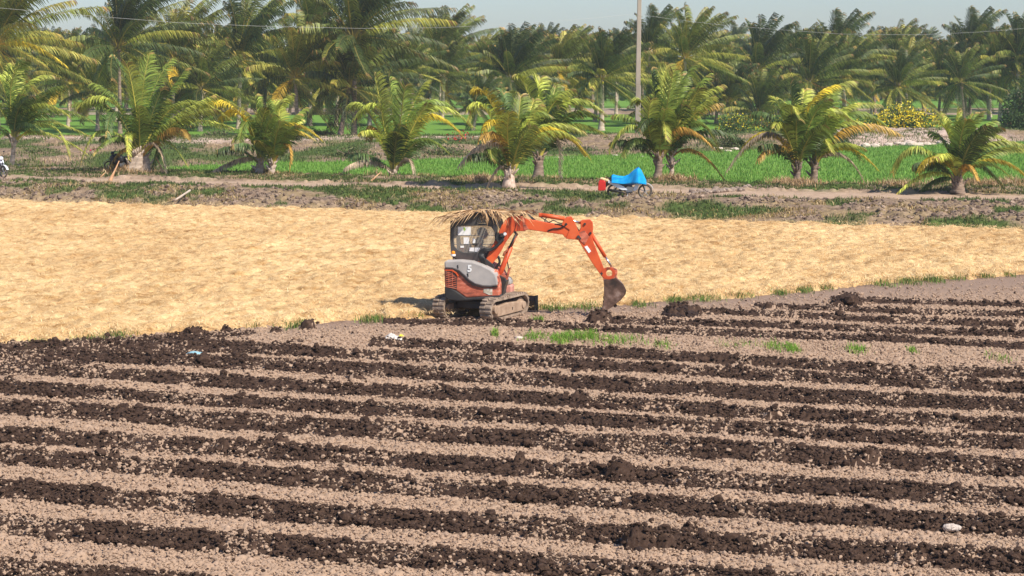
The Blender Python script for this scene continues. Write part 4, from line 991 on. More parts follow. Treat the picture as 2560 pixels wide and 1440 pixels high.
# dozer blade at the far right
bm = bmesh.new()
prof = [(1.30, .02), (1.25, .12), (1.25, .24), (1.32, .36), (1.345, .36), (1.285, .24), (1.285, .12), (1.33, .02)]
bm_prism(bm, [tr_pt(a, -.74, z) for a, z in prof], e2 * 1.48)
bl = bm_obj('dozer_blade', bm, noisy('blade_steel', [(.3, (.04, .035, .03)), (.7, (.13, .10, .08))], 4, .7, bumpk=.3), ex, .004)
bm = bmesh.new()
for s in (-1, 1):
    bm_tube(bm, [tr_pt(.45, s * .3, .26), tr_pt(1.27, s * .35, .16)], .045, 8)
    bm_prism(bm, [tr_pt(1.22, s * .73, .01), tr_pt(1.22, s * .73, .38), tr_pt(1.36, s * .73, .38), tr_pt(1.36, s * .73, .01)], e2 * .02 * -s)
bm_obj('blade_arm', bm, M_dk, bl, .004)

# ---- upper structure
v0, v1 = -.62, .72
prism('lower_skirt', [(1111, 716), (1112, 742), (1120, 750), (1150, 753), (1245, 749), (1250, 744), (1250, 738), (1165, 745), (1140, 727), (1118, 715)], v0 - .01, v1, M_dk, bevel=.03)
body = prism('body', [(1110, 672), (1112, 717), (1118, 716), (1140, 727), (1165, 744), (1248, 741), (1249, 717), (1246, 700), (1236, 680), (1200, 660), (1120, 654)], v0 + .02, v1 - .02, M_or2, bevel=.05)
prism('engine_cover', [(1110, 655), (1116, 652), (1150, 651), (1180, 654), (1204, 662), (1227, 674), (1239, 685), (1243, 700), (1244, 714), (1225, 717), (1205, 716), (1186, 711), (1172, 702), (1160, 690), (1146, 678), (1130, 672), (1111, 671)], v0 - .025, v0 + .30, M_grey, bevel=.035)
prism('cover_seam', [(1111, 672), (1130, 673), (1146, 679), (1160, 691), (1172, 703), (1186, 712.5), (1205, 717.5), (1244, 715.5), (1244, 717.5), (1205, 719.5), (1185, 714.5), (1170, 705), (1158, 693), (1145, 681), (1130, 674.7), (1111, 673.7)], v0 - .012, v0 + .05, M_dk, bevel=0)
# vent grille
gv = prism('vent_grille', [(1114, 677), (1130, 677), (1138, 683), (1142, 690), (1142, 724), (1134, 719), (1117, 712), (1114, 700)], v0 - .002, v0 + .03, M_dk, bevel=.004)
bm = bmesh.new()
for k in range(9):
    y = 680 + k * 4.6
    a, b_ = hit(1115, y, v0 - .012), hit(1141 if k > 1 else 1132 + 4 * k, y + 4.5, v0 - .012)
    bm_tube(bm, [a, b_], .008, 5)
for x in (1122, 1131): bm_tube(bm, [hit(x, 679, v0 - .012), hit(x, 716, v0 - .012)], .007, 5)
bm_obj('slats', bm, M_or2, gv)
prism('vent_frame', [(1112, 674), (1131, 674), (1141, 681), (1147, 690), (1144, 692), (1139, 684), (1130, 678), (1112, 677)], v0 - .015, v0 + .02, M_or, bevel=.003)
# sticker patch on the body, latches, cover slots
o = prism('reflector', [(1209, 722), (1220, 721), (1231, 722), (1231, 737), (1222, 737), (1209, 731)], v0 + .012, v0 + .03, noisy('scuffed_sticker', [(.35, (.35, .28, .18)), (.6, (.80, .76, .66))], 9, .5, bumpk=0), bevel=0); o['label'] = 'worn pale sticker'
for x, y in ((1144, 667), (1169, 688)):
    prism('latch', [(x - 2, y - 4), (x + 1.5, y - 5), (x + 2.5, y + 4), (x - .5, y + 4)], v0 - .034, v0, M_dk, bevel=.003)
tc = bpy.data.curves.new('numeral', 'FONT'); tc.body = '5'; tc.size = .205; tc.extrude = .003; tc.offset = .008; tc.align_x = 'CENTER'
to = bpy.data.objects.new('tmp', tc); COL.objects.link(to); bpy.context.view_layer.update()
tme = bpy.data.meshes.new_from_object(to); bpy.data.objects.remove(to)
nm = link('numeral', tme, ex, None); tme.materials.clear(); tme.materials.append(M_white)
nm.matrix_local = Matrix.Translation(hit(1174, 679, v0 - .034)) @ Matrix((EU, EZ, -EV)).transposed().to_4x4()
# front corner on the far side, dark gap, swing bracket
prism('front_corner_panel', [(1262, 716), (1276, 712), (1279, 718), (1279, 738), (1270, 743), (1258, 744), (1258, 718)], .28, .70, M_pink, bevel=.03)
prism('front_corner_cap', [(1262, 694), (1272, 696), (1276, 704), (1277, 712), (1262, 716), (1258, 705)], .30, .66, M_grey, bevel=.03)
prism('boom_foot', [(1236, 683), (1250, 690), (1262, 696), (1266, 704), (1262, 716), (1256, 745), (1248, 748), (1243, 742), (1246, 712)], -.30, .08, M_dk, bevel=.01)
prism('swing_bracket', [(1247, 690), (1256, 683), (1266, 690), (1270, 672), (1276, 668), (1272, 682), (1268, 700), (1256, 705)], -.18, -.04, M_or2, bevel=.01)
# beacon
bm = bmesh.new(); p = hit(1133, 640, -.1); bm_tube(bm, [p - EZ * .0, p + EZ * .045], .055, 14); bcn = bm_obj('beacon', bm, M_white, ex)
bm = bmesh.new(); p = hit(1133, 635.5, -.1); bm_tube(bm, [p, p + EZ * .055, p + EZ * .075], [.045, .042, .02], 14); bm_obj('lens', bm, M_amber, bcn, smooth=True)
bm = bmesh.new(); bm_tube(bm, [hit(1133, 655, -.1), hit(1133, 640, -.1)], .015, 6); bm_obj('stalk', bm, M_dk, bcn)

# ---- cab: outline minus windows, on both sides, with a roof shell
c0, c1 = -.08, .70
cab_out = [(1126, 553), (1140, 545), (1168, 536), (1196, 532), (1224, 534), (1240, 540), (1245, 560), (1243, 590), (1238, 615), (1232, 640), (1228, 655), (1146, 655), (1128, 640), (1125, 600)]
win_main = [(1135, 570), (1141, 565), (1215, 564), (1228, 567), (1236, 580), (1237, 598), (1233, 614), (1227, 628), (1215, 632), (1160, 632), (1146, 626), (1136, 616), (1134, 600)]
win_top = [(1192, 556), (1194, 546), (1199, 540), (1213, 540), (1218, 552), (1219, 557), (1214, 559), (1196, 559)]
def ring_face(bm, outer, holes, v, th):
    """panel with holes: triangulated by bridging"""
    from mathutils.geometry import tessellate_polygon
    loops = [[Vector((x, y, 0)) for x, y in outer]] + [[Vector((x, y, 0)) for x, y in h] for h in holes]
    flat = [p for l in loops for p in l]
    tris = tessellate_polygon(loops)
    a = [bm.verts.new(hit(p.x, p.y, v)) for p in flat]
    b_ = [bm.verts.new(hit(p.x, p.y, v) + EV * th) for p in flat]
    for t in tris:
        bm.faces.new((a[t[0]], a[t[1]], a[t[2]])); bm.faces.new((b_[t[2]], b_[t[1]], b_[t[0]]))
    o = 0
    for l in loops:
        n = len(l)
        for i in range(n): bm.faces.new((a[o + i], a[o + (i + 1) % n], b_[o + (i + 1) % n], b_[o + i]))
        o += n
bm = bmesh.new(); ring_face(bm, cab_out, [win_main, win_top], c0, .04); cab = bm_obj('cab', bm, M_dkgrey, ex, .006)
bm = bmesh.new()
# far side: same shape shifted
farshift = EV * (c1 - c0)
from mathutils.geometry import tessellate_polygon
def shifted_ring(bm, outer, holes, v, off, th):
    b2 = bmesh.new(); ring_face(b2, outer, holes, v, th)
    for q_ in b2.verts: q_.co += off
    m_ = bpy.data.meshes.new('t'); b2.to_mesh(m_); b2.free(); bm.from_mesh(m_); bpy.data.meshes.remove(m_)
shifted_ring(bm, cab_out, [win_main], c0, farshift, .04)
bm_obj('far_side_frame', bm, M_dkgrey, cab, .006)
bm = bmesh.new()
def strip_between(bm, pts, off, th=.03):
    P_ = [hit(x, y, c0) for x, y in pts]
    cen = hit(1185, 600, c0)
    for i in range(len(P_) - 1):
        a, b_ = P_[i], P_[i + 1]
        ia, ib = a + (cen - a).normalized() * th, b_ + (cen - b_).normalized() * th
        bm_prism(bm, [a, b_, ib, ia], off)
strip_between(bm, [(1125, 600), (1126, 553), (1140, 545), (1168, 536), (1196, 532), (1224, 534), (1240, 540)], farshift)
bm_obj('roof_shell', bm, M_dkgrey, cab)
bm = bmesh.new(); strip_between(bm, [(1228, 655), (1146, 655), (1128, 640)], farshift); bm_obj('floor_panel', bm, M_dk, cab)
for nmx, wn_, vv_ in (('side_window', win_main, c0 + .018), ('upper_window', win_top, c0 + .018)):
    bm = bmesh.new(); f_ = bm.faces.new([bm.verts.new(hit(x, y, vv_)) for x, y in wn_]); bmesh.ops.triangulate(bm, faces=[f_])
    bm_obj(nmx, bm, M_glass, cab)
bm = bmesh.new(); f_ = bm.faces.new([bm.verts.new(hit(x, y, c0 + .018) + farshift) for x, y in win_main]); bmesh.ops.triangulate(bm, faces=[f_]); bm_obj('far_window', bm, M_glass, cab)
for y in (588.5, 611):     # window rails
    bm = bmesh.new(); bm_tube(bm, [hit(1135, y, c0 + .05), hit(1237, y, c0 + .05)], .008, 6); bm_obj('window_rail', bm, M_dkgrey, cab)
bm = bmesh.new(); bm_tube(bm, [hit(1143, 565, c0 + .1), hit(1146, 628, c0 + .1)], .035, 6); bm_obj('inner_post', bm, M_dk, cab)
for pl in ([(1145, 567), (1177, 567), (1177, 588), (1145, 588)], [(1159, 593.5), (1173, 593.5), (1172.5, 610), (1159, 610)], [(1151, 614.5), (1160, 614.5), (1160, 619.5), (1151, 619.5)], [(1173, 619), (1186, 619), (1186, 629), (1173, 628)], [(1188, 619), (1200, 619.5), (1197, 626), (1193, 630), (1187, 629)], [(1182, 596), (1185, 596), (1188.5, 600), (1188, 607), (1184, 608.5), (1181, 606)]):
    prism('paper_notice', pl, c0 + .008, c0 + .012, M_white, parent=cab, bevel=0)
M_lime, nt, b = new_mat('green_print'); b.inputs['Base Color'].default_value = (.35, .55, .08, 1)
prism('notice_mark', [(1158, 569), (1163, 568.5), (1164, 575), (1160, 578)], c0 + .005, c0 + .0075, M_lime, parent=cab, bevel=0)
prism('grab_handle', [(1181, 609), (1194, 608.5), (1195, 611), (1190, 613.5), (1182, 613)], c0 - .01, c0 + .01, M_dk, parent=cab, bevel=.004)
prism('red_panel', [(1149, 619.5), (1160, 619.5), (1160, 632), (1150, 626)], c0 + .03, c0 + .1, M_or2, parent=cab, bevel=.004)
o = prism('seat', [(1166, 655), (1160, 630), (1158, 606), (1166, 604), (1174, 632), (1196, 634), (1198, 646), (1196, 655)], .1, .55, M_dk, parent=cab, bevel=.03)

# ---- boom, arm, bucket (they lie nearly square to the view)
BU = Vector((1, 0, 0)); BV = Vector((0, 1, 0)); bv = -.20
def bprism(name, pts, w, mat, parent=ex, bevel=.012, off=0):
    return prism(name, pts, bv - w / 2 + off, bv + w / 2 + off, mat, parent, bevel, BU, BV)
def bh(px, py, off=0): return hit(px, py, bv + off, BU, BV)
boom = bprism('boom', [(1213, 652), (1229, 618), (1240, 600), (1248, 578), (1254, 564), (1262, 552), (1271, 544), (1289, 540), (1303, 540), (1310, 546), (1333, 550), (1387, 560), (1404, 563), (1411, 548), (1417, 543), (1429, 542), (1433, 547), (1440, 562), (1450, 590), (1446, 599), (1420, 597), (1410, 592), (1408, 587), (1380, 583), (1320, 574), (1311, 578), (1293, 578), (1283, 582), (1273, 594), (1264, 607), (1253, 628), (1240, 648), (1230, 661), (1224, 665)], .17, M_or)
bprism('boom_root', [(1213, 645), (1232, 660), (1244, 690), (1246, 712), (1238, 706), (1225, 678), (1205, 668)], .24, M_dk, parent=boom)
for y_ in (-1, 1):
    bprism('weld_plate', [(1305, 545), (1310, 546), (1313, 560), (1322, 572), (1311, 577), (1307, 562)], .008, M_or2, parent=boom, off=y_ * .089)
    bprism('boom_hinge_plate', [(1404, 562), (1411, 547), (1429, 542), (1440, 562), (1451, 590), (1446, 600), (1414, 597), (1424, 575)], .015, M_or, parent=boom, off=y_ * .10)
def btube(name, pts, r, mat, parent, off=0, seg=12, sm=True):
    bm = bmesh.new(); bm_tube(bm, [bh(x, y, off) for x, y in pts], r, seg); return bm_obj(name, bm, mat, parent, smooth=sm)
btube('pivot_pin', [(1441, 591)], .04, M_dk, boom) if False else None
bm = bmesh.new(); bm_tube(bm, [bh(1446, 592, -.14), bh(1446, 592, .14)], .035, 12); bm_tube(bm, [bh(1415, 560, -.12), bh(1415, 560, .12)], .025, 12); bm_tube(bm, [bh(1288, 581, -.12), bh(1288, 581, .12)], .03, 12); bm_obj('pivot_pin', bm, M_dk, boom)
# work lamp on the boom
bm = bmesh.new(); bm_box(bm, bh(1256, 588, -.16), (.10, .07, .09)); lp_ = bm_obj('work_lamp', bm, M_dk, boom, .01)
bm = bmesh.new(); bm_tube(bm, [bh(1262, 585, -.20), bh(1263, 585, -.16)], .035, 14); bm_obj('lamp_lens', bm, M_white, lp_)
bprism('lamp_bracket', [(1240, 585), (1248, 581), (1252, 590), (1262, 600), (1252, 608), (1243, 606), (1238, 596)], .05, M_dk, parent=lp_, off=-.12)
# boom cylinder
bc = btube('boom_cylinder', [(1243, 704), (1255, 672), (1277, 617)], .058, M_or, ex, off=.02)
btube('cylinder_rod', [(1277, 617), (1293, 583)], .03, M_or2, bc, off=.02)
bm = bmesh.new()
bm_tube(bm, [bh(1258, 640, -.05), bh(1262, 630, -.05), bh(1268, 626, -.05), bh(1272, 616, -.05)], .022, 8); bm_obj('hydraulic_line', bm, M_or2, bc, smooth=True)
btube('rod_shadow_line', [(1273, 620), (1290, 585)], .024, M_dk, bc, off=-.07)  # dark tube put in as the shadow line beside the cylinder
# arm cylinder on top of the boom
ac = btube('arm_cylinder', [(1348, 537), (1380, 541.5), (1411, 547)], .05, M_or, boom, off=0)
btube('cylinder_rod', [(1411, 547), (1431, 551.5), (1452, 558)], .026, M_chrome, ac)
bprism('cylinder_clevis', [(1346, 533), (1353, 533), (1354, 541), (1347, 541)], .11, M_or, parent=ac)
# arm
arm = bprism('arm', [(1451, 553), (1458, 550), (1476, 549), (1482, 556), (1483, 572), (1480, 592), (1485, 608), (1510, 671), (1513, 684), (1510, 698), (1499, 684), (1482, 660), (1456, 618), (1444, 598), (1447, 580), (1452, 570)], .14, M_or)
for y_ in (-1, 1): bprism('arm_side_plate', [(1449, 580), (1462, 577), (1473, 592), (1462, 612), (1446, 598)], .012, M_or2, parent=arm, off=y_ * .078)
o = bprism('sticker', [(1461, 617), (1468, 614), (1478, 628), (1472, 633)], .006, M_white, parent=arm, bevel=0, off=-.076)
bm = bmesh.new()
for x, y in ((1462, 560), (1476, 583), (1450, 596), (1504, 684)): bm_tube(bm, [bh(x, y, -.1), bh(x, y, .1)], .028, 10)
bm_obj('pivot_pin', bm, M_dk, arm)
kc = btube('bucket_cylinder', [(1478, 584), (1496, 614), (1513, 642)], .042, M_or, arm, off=0)
btube('cylinder_rod', [(1513, 642), (1529, 667)], .024, M_chrome, kc)
# linkage: ring shaped rocker and a short link
bm = bmesh.new()
for y_ in (-.085, .085):
    ctr_ = (1521, 683); ro, ri = (17.5, 15.5), (7.5, 8.5)
    K = 26; A = []; B = []
    for k in range(K):
        a = 2 * math.pi * k / K
        A.append((ctr_[0] + math.cos(a) * ro[0], ctr_[1] + math.sin(a) * ro[1])); B.append((ctr_[0] + 2 + math.cos(a) * ri[0], ctr_[1] + math.sin(a) * ri[1]))
    va = [bm.verts.new(bh(x, y, y_ - .012)) for x, y in A]; vb = [bm.verts.new(bh(x, y, y_ - .012)) for x, y in B]
    vc = [bm.verts.new(bh(x, y, y_ + .012)) for x, y in A]; vd = [bm.verts.new(bh(x, y, y_ + .012)) for x, y in B]
    for k in range(K):
        j = (k + 1) % K
        bm.faces.new((va[k], va[j], vb[j], vb[k])); bm.faces.new((vc[k], vd[k], vd[j], vc[j])); bm.faces.new((va[k], vc[k], vc[j], va[j])); bm.faces.new((vb[k], vb[j], vd[j], vd[k]))
lk = bm_obj('bucket_link', bm, M_or, arm, .004)
bprism('link_bar', [(1526, 669), (1532, 668), (1543, 674), (1544, 680), (1541, 695), (1534, 694), (1530, 676)], .10, M_or2, parent=lk)
# bucket: two cheek plates, curved back, teeth
cheek = [(1509, 698), (1524, 700), (1540, 694), (1548, 702), (1556, 709), (1562, 717), (1566, 726), (1564, 736), (1553, 749), (1541, 759), (1530, 768), (1518, 775), (1503, 778), (1506, 765), (1509, 755), (1510, 740), (1510, 715)]
back = cheek[2:13]
bw = .46
bk = bprism('bucket', cheek, .02, M_buck, off=-bw / 2)
bprism('cheek_plate', cheek, .02, M_buck, parent=bk, off=bw / 2)
bm = bmesh.new()
for i in range(len(back) - 1):
    a, b_ = bh(*back[i], -bw / 2), bh(*back[i + 1], -bw / 2); cen = bh(1530, 728, -bw / 2)
    bm_prism(bm, [a, b_, b_ + (cen - b_).normalized() * .022, a + (cen - a).normalized() * .022], BV * bw)
bm_obj('bucket_back', bm, M_buck, bk)
bm = bmesh.new()
for k in range(4):
    o_ = -bw / 2 + .05 + k * (bw - .1) / 3
    bm_prism(bm, [bh(1521, 770, o_ - .03), bh(1512, 779, o_ - .03), bh(1500, 783, o_ - .03), bh(1505, 774, o_ - .03)], BV * .06)
bm_obj('tooth', bm, M_buck, bk, .004).name = 'bucket_teeth'
bm = bmesh.new()
for y_ in (-.09, .09): bm_prism(bm, [bh(1507, 694, y_), bh(1514, 690, y_), bh(1540, 688, y_), bh(1545, 698, y_), bh(1538, 706, y_), bh(1510, 710, y_)], BV * .02)
bm_obj('bucket_ear', bm, M_or2, bk, .004)
rq = random.Random(9)
bm = bmesh.new()
for k in range(20): bm_ico(bm, bh(rq.uniform(1513, 1540), rq.uniform(735, 765) , rq.uniform(-.15, .15)) * 1.0, rq.uniform(.03, .07), 2, jit=.2, rnd=rq)
bm_obj('soil_in_bucket', bm, M_heap, bk)
# bucket tip: paint streaks
# hoses
def hose(pts, r=.018, parent=boom, name='hose'):
    bm = bmesh.new()
    P_ = [bh(x, y, o_) for x, y, o_ in pts]
    out = []
    for i in range(len(P_) - 1):
        a = P_[max(i - 1, 0)]; b_, c_ = P_[i], P_[i + 1]; d_ = P_[min(i + 2, len(P_) - 1)]
        for k in range(6):
            t = k / 6; out.append(.5 * ((2 * b_) + (c_ - a) * t + (2 * a - 5 * b_ + 4 * c_ - d_) * t * t + (3 * b_ - a - 3 * c_ + d_) * t ** 3))
    out.append(P_[-1]); bm_tube(bm, out, r, 7); return bm_obj(name, bm, M_hose, parent, smooth=True)
for k in range(5):
    d_ = k * 2.6
    hose([(1226 + k * 2, 688 + k, -.14), (1212 + d_ * .6, 668 + k, -.20), (1200 + d_, 648, -.22 - .01 * k), (1198 + d_, 632 + d_ * .3, -.2), (1210 + d_ * .6, 622 + d_ * .5, -.2), (1228, 622 + d_ * .4, -.18), (1244, 611 + d_ * .35, -.16), (1253, 599 + d_ * .5, -.14), (1262, 580 + d_ * .6, -.11)], .021)
hose([(1300, 541, -.02), (1309, 535, -.03), (1322, 540, -.05), (1334, 551, -.03)], .014)
hose([(1303, 541, .04), (1313, 533, .03), (1326, 540, 0), (1340, 552, 0)], .014)
hose([(1352, 543, -.03), (1364, 550, -.04), (1372, 556, -.05), (1384, 551, -.06), (1394, 556, -.05), (1408, 560, -.06)], .012)
hose([(1366, 545, -.03), (1362, 553, -.05), (1378, 562, -.06), (1396, 560, -.09), (1412, 566, -.09)], .012)
hose([(1370, 577, -.095), (1384, 572, -.1), (1398, 571, -.1), (1410, 566, -.11), (1418, 560, -.1)], .016)
hose([(1428, 552, -.05), (1436, 566, -.06), (1447, 582, -.06), (1450, 592, -.06)], .014)
hose([(1431, 550, .0), (1440, 565, .0), (1450, 582, 0), (1456, 594, -.03), (1460, 606, -.08)], .014)
hose([(1268, 650, .06), (1270, 664, .06), (1272, 676, .04), (1266, 690, .0)], .014)
hose([(1245, 640, -.02), (1249, 655, -.02), (1240, 672, -.02), (1246, 690, -.02)], .03)
# ---- driver in the cab
def skin_person(name, loc, joints, edges, mat, parent=None, sub=2):
    me = bpy.data.meshes.new(name); me.from_pydata([j[0] for j in joints], edges, []); o = link(name, me, parent, mat)
    sk = o.modifiers.new('skin', 'SKIN'); sk.use_smooth_shade = True
    for i, j in enumerate(joints):
        r_ = j[1] if isinstance(j[1], tuple) else (j[1], j[1]); me.skin_vertices[0].data[i].radius = r_
    me.skin_vertices[0].data[0].use_root = True
    sb = o.modifiers.new('sub', 'SUBSURF'); sb.levels = sub; sb.render_levels = sub
    o.location = loc
    return o
M_shirt = noisy('dark_shirt', [(.3, (.045, .055, .07)), (.7, (.08, .09, .105))], 8, .9, bumpk=.1)
M_skin = noisy('skin', [(.3, (.28, .15, .09)), (.7, (.36, .20, .13))], 12, .6, bumpk=0)
M_hair = noisy('dark_hair', [(.3, (.01, .009, .008)), (.7, (.03, .025, .02))], 20, .7, bumpk=.2)
def W3(px, py, v): return E0 + hit(px, py, v)
pz = W3(1192, 636, .32)
def L3(px, py, v): return W3(px, py, v) - pz
J = [(L3(1192, 636, .32), (.15, .12)), (L3(1194, 624, .32), (.13, .11)), (L3(1196, 610, .32), (.15, .11)), (L3(1199, 601, .32), (.13, .09)), (L3(1203, 595, .32), (.055, .055)), (L3(1205, 590, .32), (.055, .06)), (L3(1206, 583, .32), (.085, .095)), (L3(1206, 575.5, .32), (.07, .08)),
     (L3(1199, 603, .14), (.065, .06)), (L3(1203, 618, .07), (.045, .045)), (L3(1221, 623, .10), (.035, .035)), (L3(1228, 622, .11), (.03, .04)),
     (L3(1199, 603, .50), (.065, .06)), (L3(1203, 618, .57), (.045, .045)), (L3(1221, 623, .54), (.035, .035)), (L3(1228, 622, .53), (.03, .04)),
     (L3(1210, 640, .24), (.085, .08)), (L3(1222, 637, .22), (.06, .06)), (L3(1226, 652, .22), (.045, .05)), (L3(1210, 640, .40), (.085, .08)), (L3(1222, 637, .42), (.06, .06)), (L3(1226, 652, .42), (.045, .05))]
Ed = [(0, 1), (1, 2), (2, 3), (3, 4), (4, 5), (5, 6), (6, 7), (3, 8), (8, 9), (9, 10), (10, 11), (3, 12), (12, 13), (13, 14), (14, 15), (0, 16), (16, 17), (17, 18), (0, 19), (19, 20), (20, 21)]
per = skin_person('person', pz, J, Ed, M_shirt)
tag(per, 'driver in dark clothes sitting in the excavator cab, facing the boom, hands on the levers', 'person')
bm = bmesh.new(); hc = L3(1205, 580, .32)
bm_ico(bm, hc, .118, 3, (1.02, .92, .95)); bm_obj('hair', bm, M_hair, per, smooth=True)
bm = bmesh.new(); bm_ico(bm, hc + EU * .035 - EZ * .045, .105, 3, (.95, .78, 1.05)); bm_ico(bm, hc + EU * .135 - EZ * .05, .022, 2); bm_obj('face', bm, M_skin, per, smooth=True)
# levers
bm = bmesh.new()
for v_ in (.11, .53): bm_tube(bm, [hit(1227, 650, v_), hit(1228, 622, v_)], .012, 6); bm_ico(bm, hit(1228, 621, v_), .028, 2)
bm_obj('control_lever', bm, M_dk, cab)
# ---- dry palm fronds laid on the roof
thr = random.Random(4)
def roof_frond(name, label, pts, n, seed):
    root_p = W3(1200, 531, .2)
    r_ = random.Random(seed); bm = bmesh.new()
    P_ = [W3(x, y, v) - root_p for x, y, v in pts]
    bm_tube(bm, P_, [.03] + [.022] * (len(P_) - 2) + [.01], 6)
    for i in range(n):
        t = i / (n - 1) * (len(P_) - 1); k = min(int(t), len(P_) - 2); c = P_[k].lerp(P_[k + 1], t - k); T = (P_[k + 1] - P_[k]).normalized()
        s = r_.choice((-1, 1)); S = T.cross(Vector((0, 0, 1))).normalized() * s
        d = (T * r_.uniform(.5, 1.3) + S * r_.uniform(.3, 1.1) + Vector((0, 0, r_.uniform(-.12, .10)))).normalized(); L = r_.uniform(.45, .95)
        a = c; b_ = a + d * L * .5; e_ = b_ + (d + Vector((0, 0, -r_.uniform(.25, .9)))).normalized() * L * .5
        w = d.cross(Vector((r_.uniform(-1, 1), r_.uniform(-1, 1), 1))).normalized() * .011
        q_ = [bm.verts.new(p_) for p_ in (a - w, a + w, b_ + w, b_ - w, e_)]
        bm.faces.new(q_[:4]); bm.faces.new((q_[3], q_[2], q_[4]))
    o = bm_obj(name, bm, noisy(name + '_leaf', [(.3, (.34, .20, .10)), (.55, (.60, .40, .22)), (.8, (.74, .55, .34))], 6, .8, bumpk=.1)); o.location = root_p
    return tag(o, label, 'dry palm frond', 'dry palm fronds on the cab roof')
roof_frond('dry_palm_frond', 'dry tan palm frond on the cab roof, leaflets sticking out to the left', [(1215, 529, .0), (1190, 528, -.05), (1160, 533, -.1), (1125, 540, -.15)], 130, 1)
roof_frond('dry_palm_frond', 'dry brown palm frond on the cab roof reaching right over the boom', [(1196, 525, .2), (1222, 526, .1), (1255, 530, .0), (1290, 530, .0)], 130, 2)
# hanging ragged clump over the front corner of the roof
bm = bmesh.new(); rp = W3(1222, 530, -.05)
for i in range(46):
    a = W3(thr.uniform(1196, 1246), thr.uniform(524, 534), thr.uniform(-.15, .2)) - rp
    L = thr.uniform(.12, .34); e_ = a + Vector((thr.uniform(-.02, .16), thr.uniform(-.15, 0), -L)); w = Vector((.012, .004, 0))
    q_ = [bm.verts.new(p_) for p_ in (a - w, a + w, a.lerp(e_, .6) + w, a.lerp(e_, .6) - w, e_)]
    bm.faces.new(q_[:4]); bm.faces.new((q_[3], q_[2], q_[4]))
o = bm_obj('palm_thatch', bm, noisy('thatch', [(.3, (.18, .10, .05)), (.6, (.42, .26, .13)), (.8, (.6, .42, .25))], 6, .85, bumpk=.1)); o.location = rp
tag(o, 'ragged clump of brown dead palm leaf hanging over the front corner of the cab roof', 'palm thatch')
# ================================================================= MOTORBIKES
M_tyre = noisy('tyre', [(.3, (.05, .045, .04)), (.7, (.17, .145, .12))], 12, .85, bumpk=.2)
M_alu, nt, b = new_mat('alloy'); b.inputs['Base Color'].default_value = (.55, .55, .54, 1); b.inputs['Metallic'].default_value = .7; b.inputs['Roughness'].default_value = .35
M_fair, nt, b = new_mat('white_fairing'); b.inputs['Base Color'].default_value = (.72, .78, .86, 1); b.inputs['Roughness'].default_value = .25
M_bfair, nt, b = new_mat('blue_fairing'); b.inputs['Base Color'].default_value = (.03, .09, .35, 1); b.inputs['Roughness'].default_value = .25
M_red, nt, b = new_mat('red_plastic'); b.inputs['Base Color'].default_value = (.60, .025, .02, 1); b.inputs['Roughness'].default_value = .35
M_black, nt, b = new_mat('black_plastic'); b.inputs['Base Color'].default_value = (.02, .02, .022, 1); b.inputs['Roughness'].default_value = .35
def wheel(root, c, r, axis, name='wheel'):
    bm = bmesh.new(); K = 32; axis = Vector(axis).normalized(); u = Vector((0, 0, 1)); w_ = axis.cross(u).normalized()
    rr = r - .04; rings = []
    for k in range(K):
        a = 2 * math.pi * k / K; d = u * math.sin(a) + w_ * math.cos(a)
        rings.append([bm.verts.new(Vector(c) + d * (rr + .04 * math.cos(b2)) + axis * .04 * math.sin(b2)) for b2 in [2 * math.pi * j / 8 for j in range(8)]])
    for k in range(K):
        for j in range(8): bm.faces.new((rings[k][j], rings[k][(j + 1) % 8], rings[(k + 1) % K][(j + 1) % 8], rings[(k + 1) % K][j]))
    wh = bm_obj(name, bm, M_tyre, root, smooth=True)
    bm = bmesh.new()
    for k in range(K):
        a, a2 = 2 * math.pi * k / K, 2 * math.pi * (k + 1) / K
        d, d2 = u * math.sin(a) + w_ * math.cos(a), u * math.sin(a2) + w_ * math.cos(a2)
        bm_tube(bm, [Vector(c) + d * (rr - .03), Vector(c) + d2 * (rr - .03)], .012, 5)
    for k in range(5):
        a = 2 * math.pi * k / 5 + .3; d = u * math.sin(a) + w_ * math.cos(a)
        bm_tube(bm, [Vector(c), Vector(c) + d * (rr - .03)], [.022, .012], 6)
    bm_tube(bm, [Vector(c) - axis * .05, Vector(c) + axis * .05], .05, 12)
    bm_obj('rim', bm, M_alu, wh)
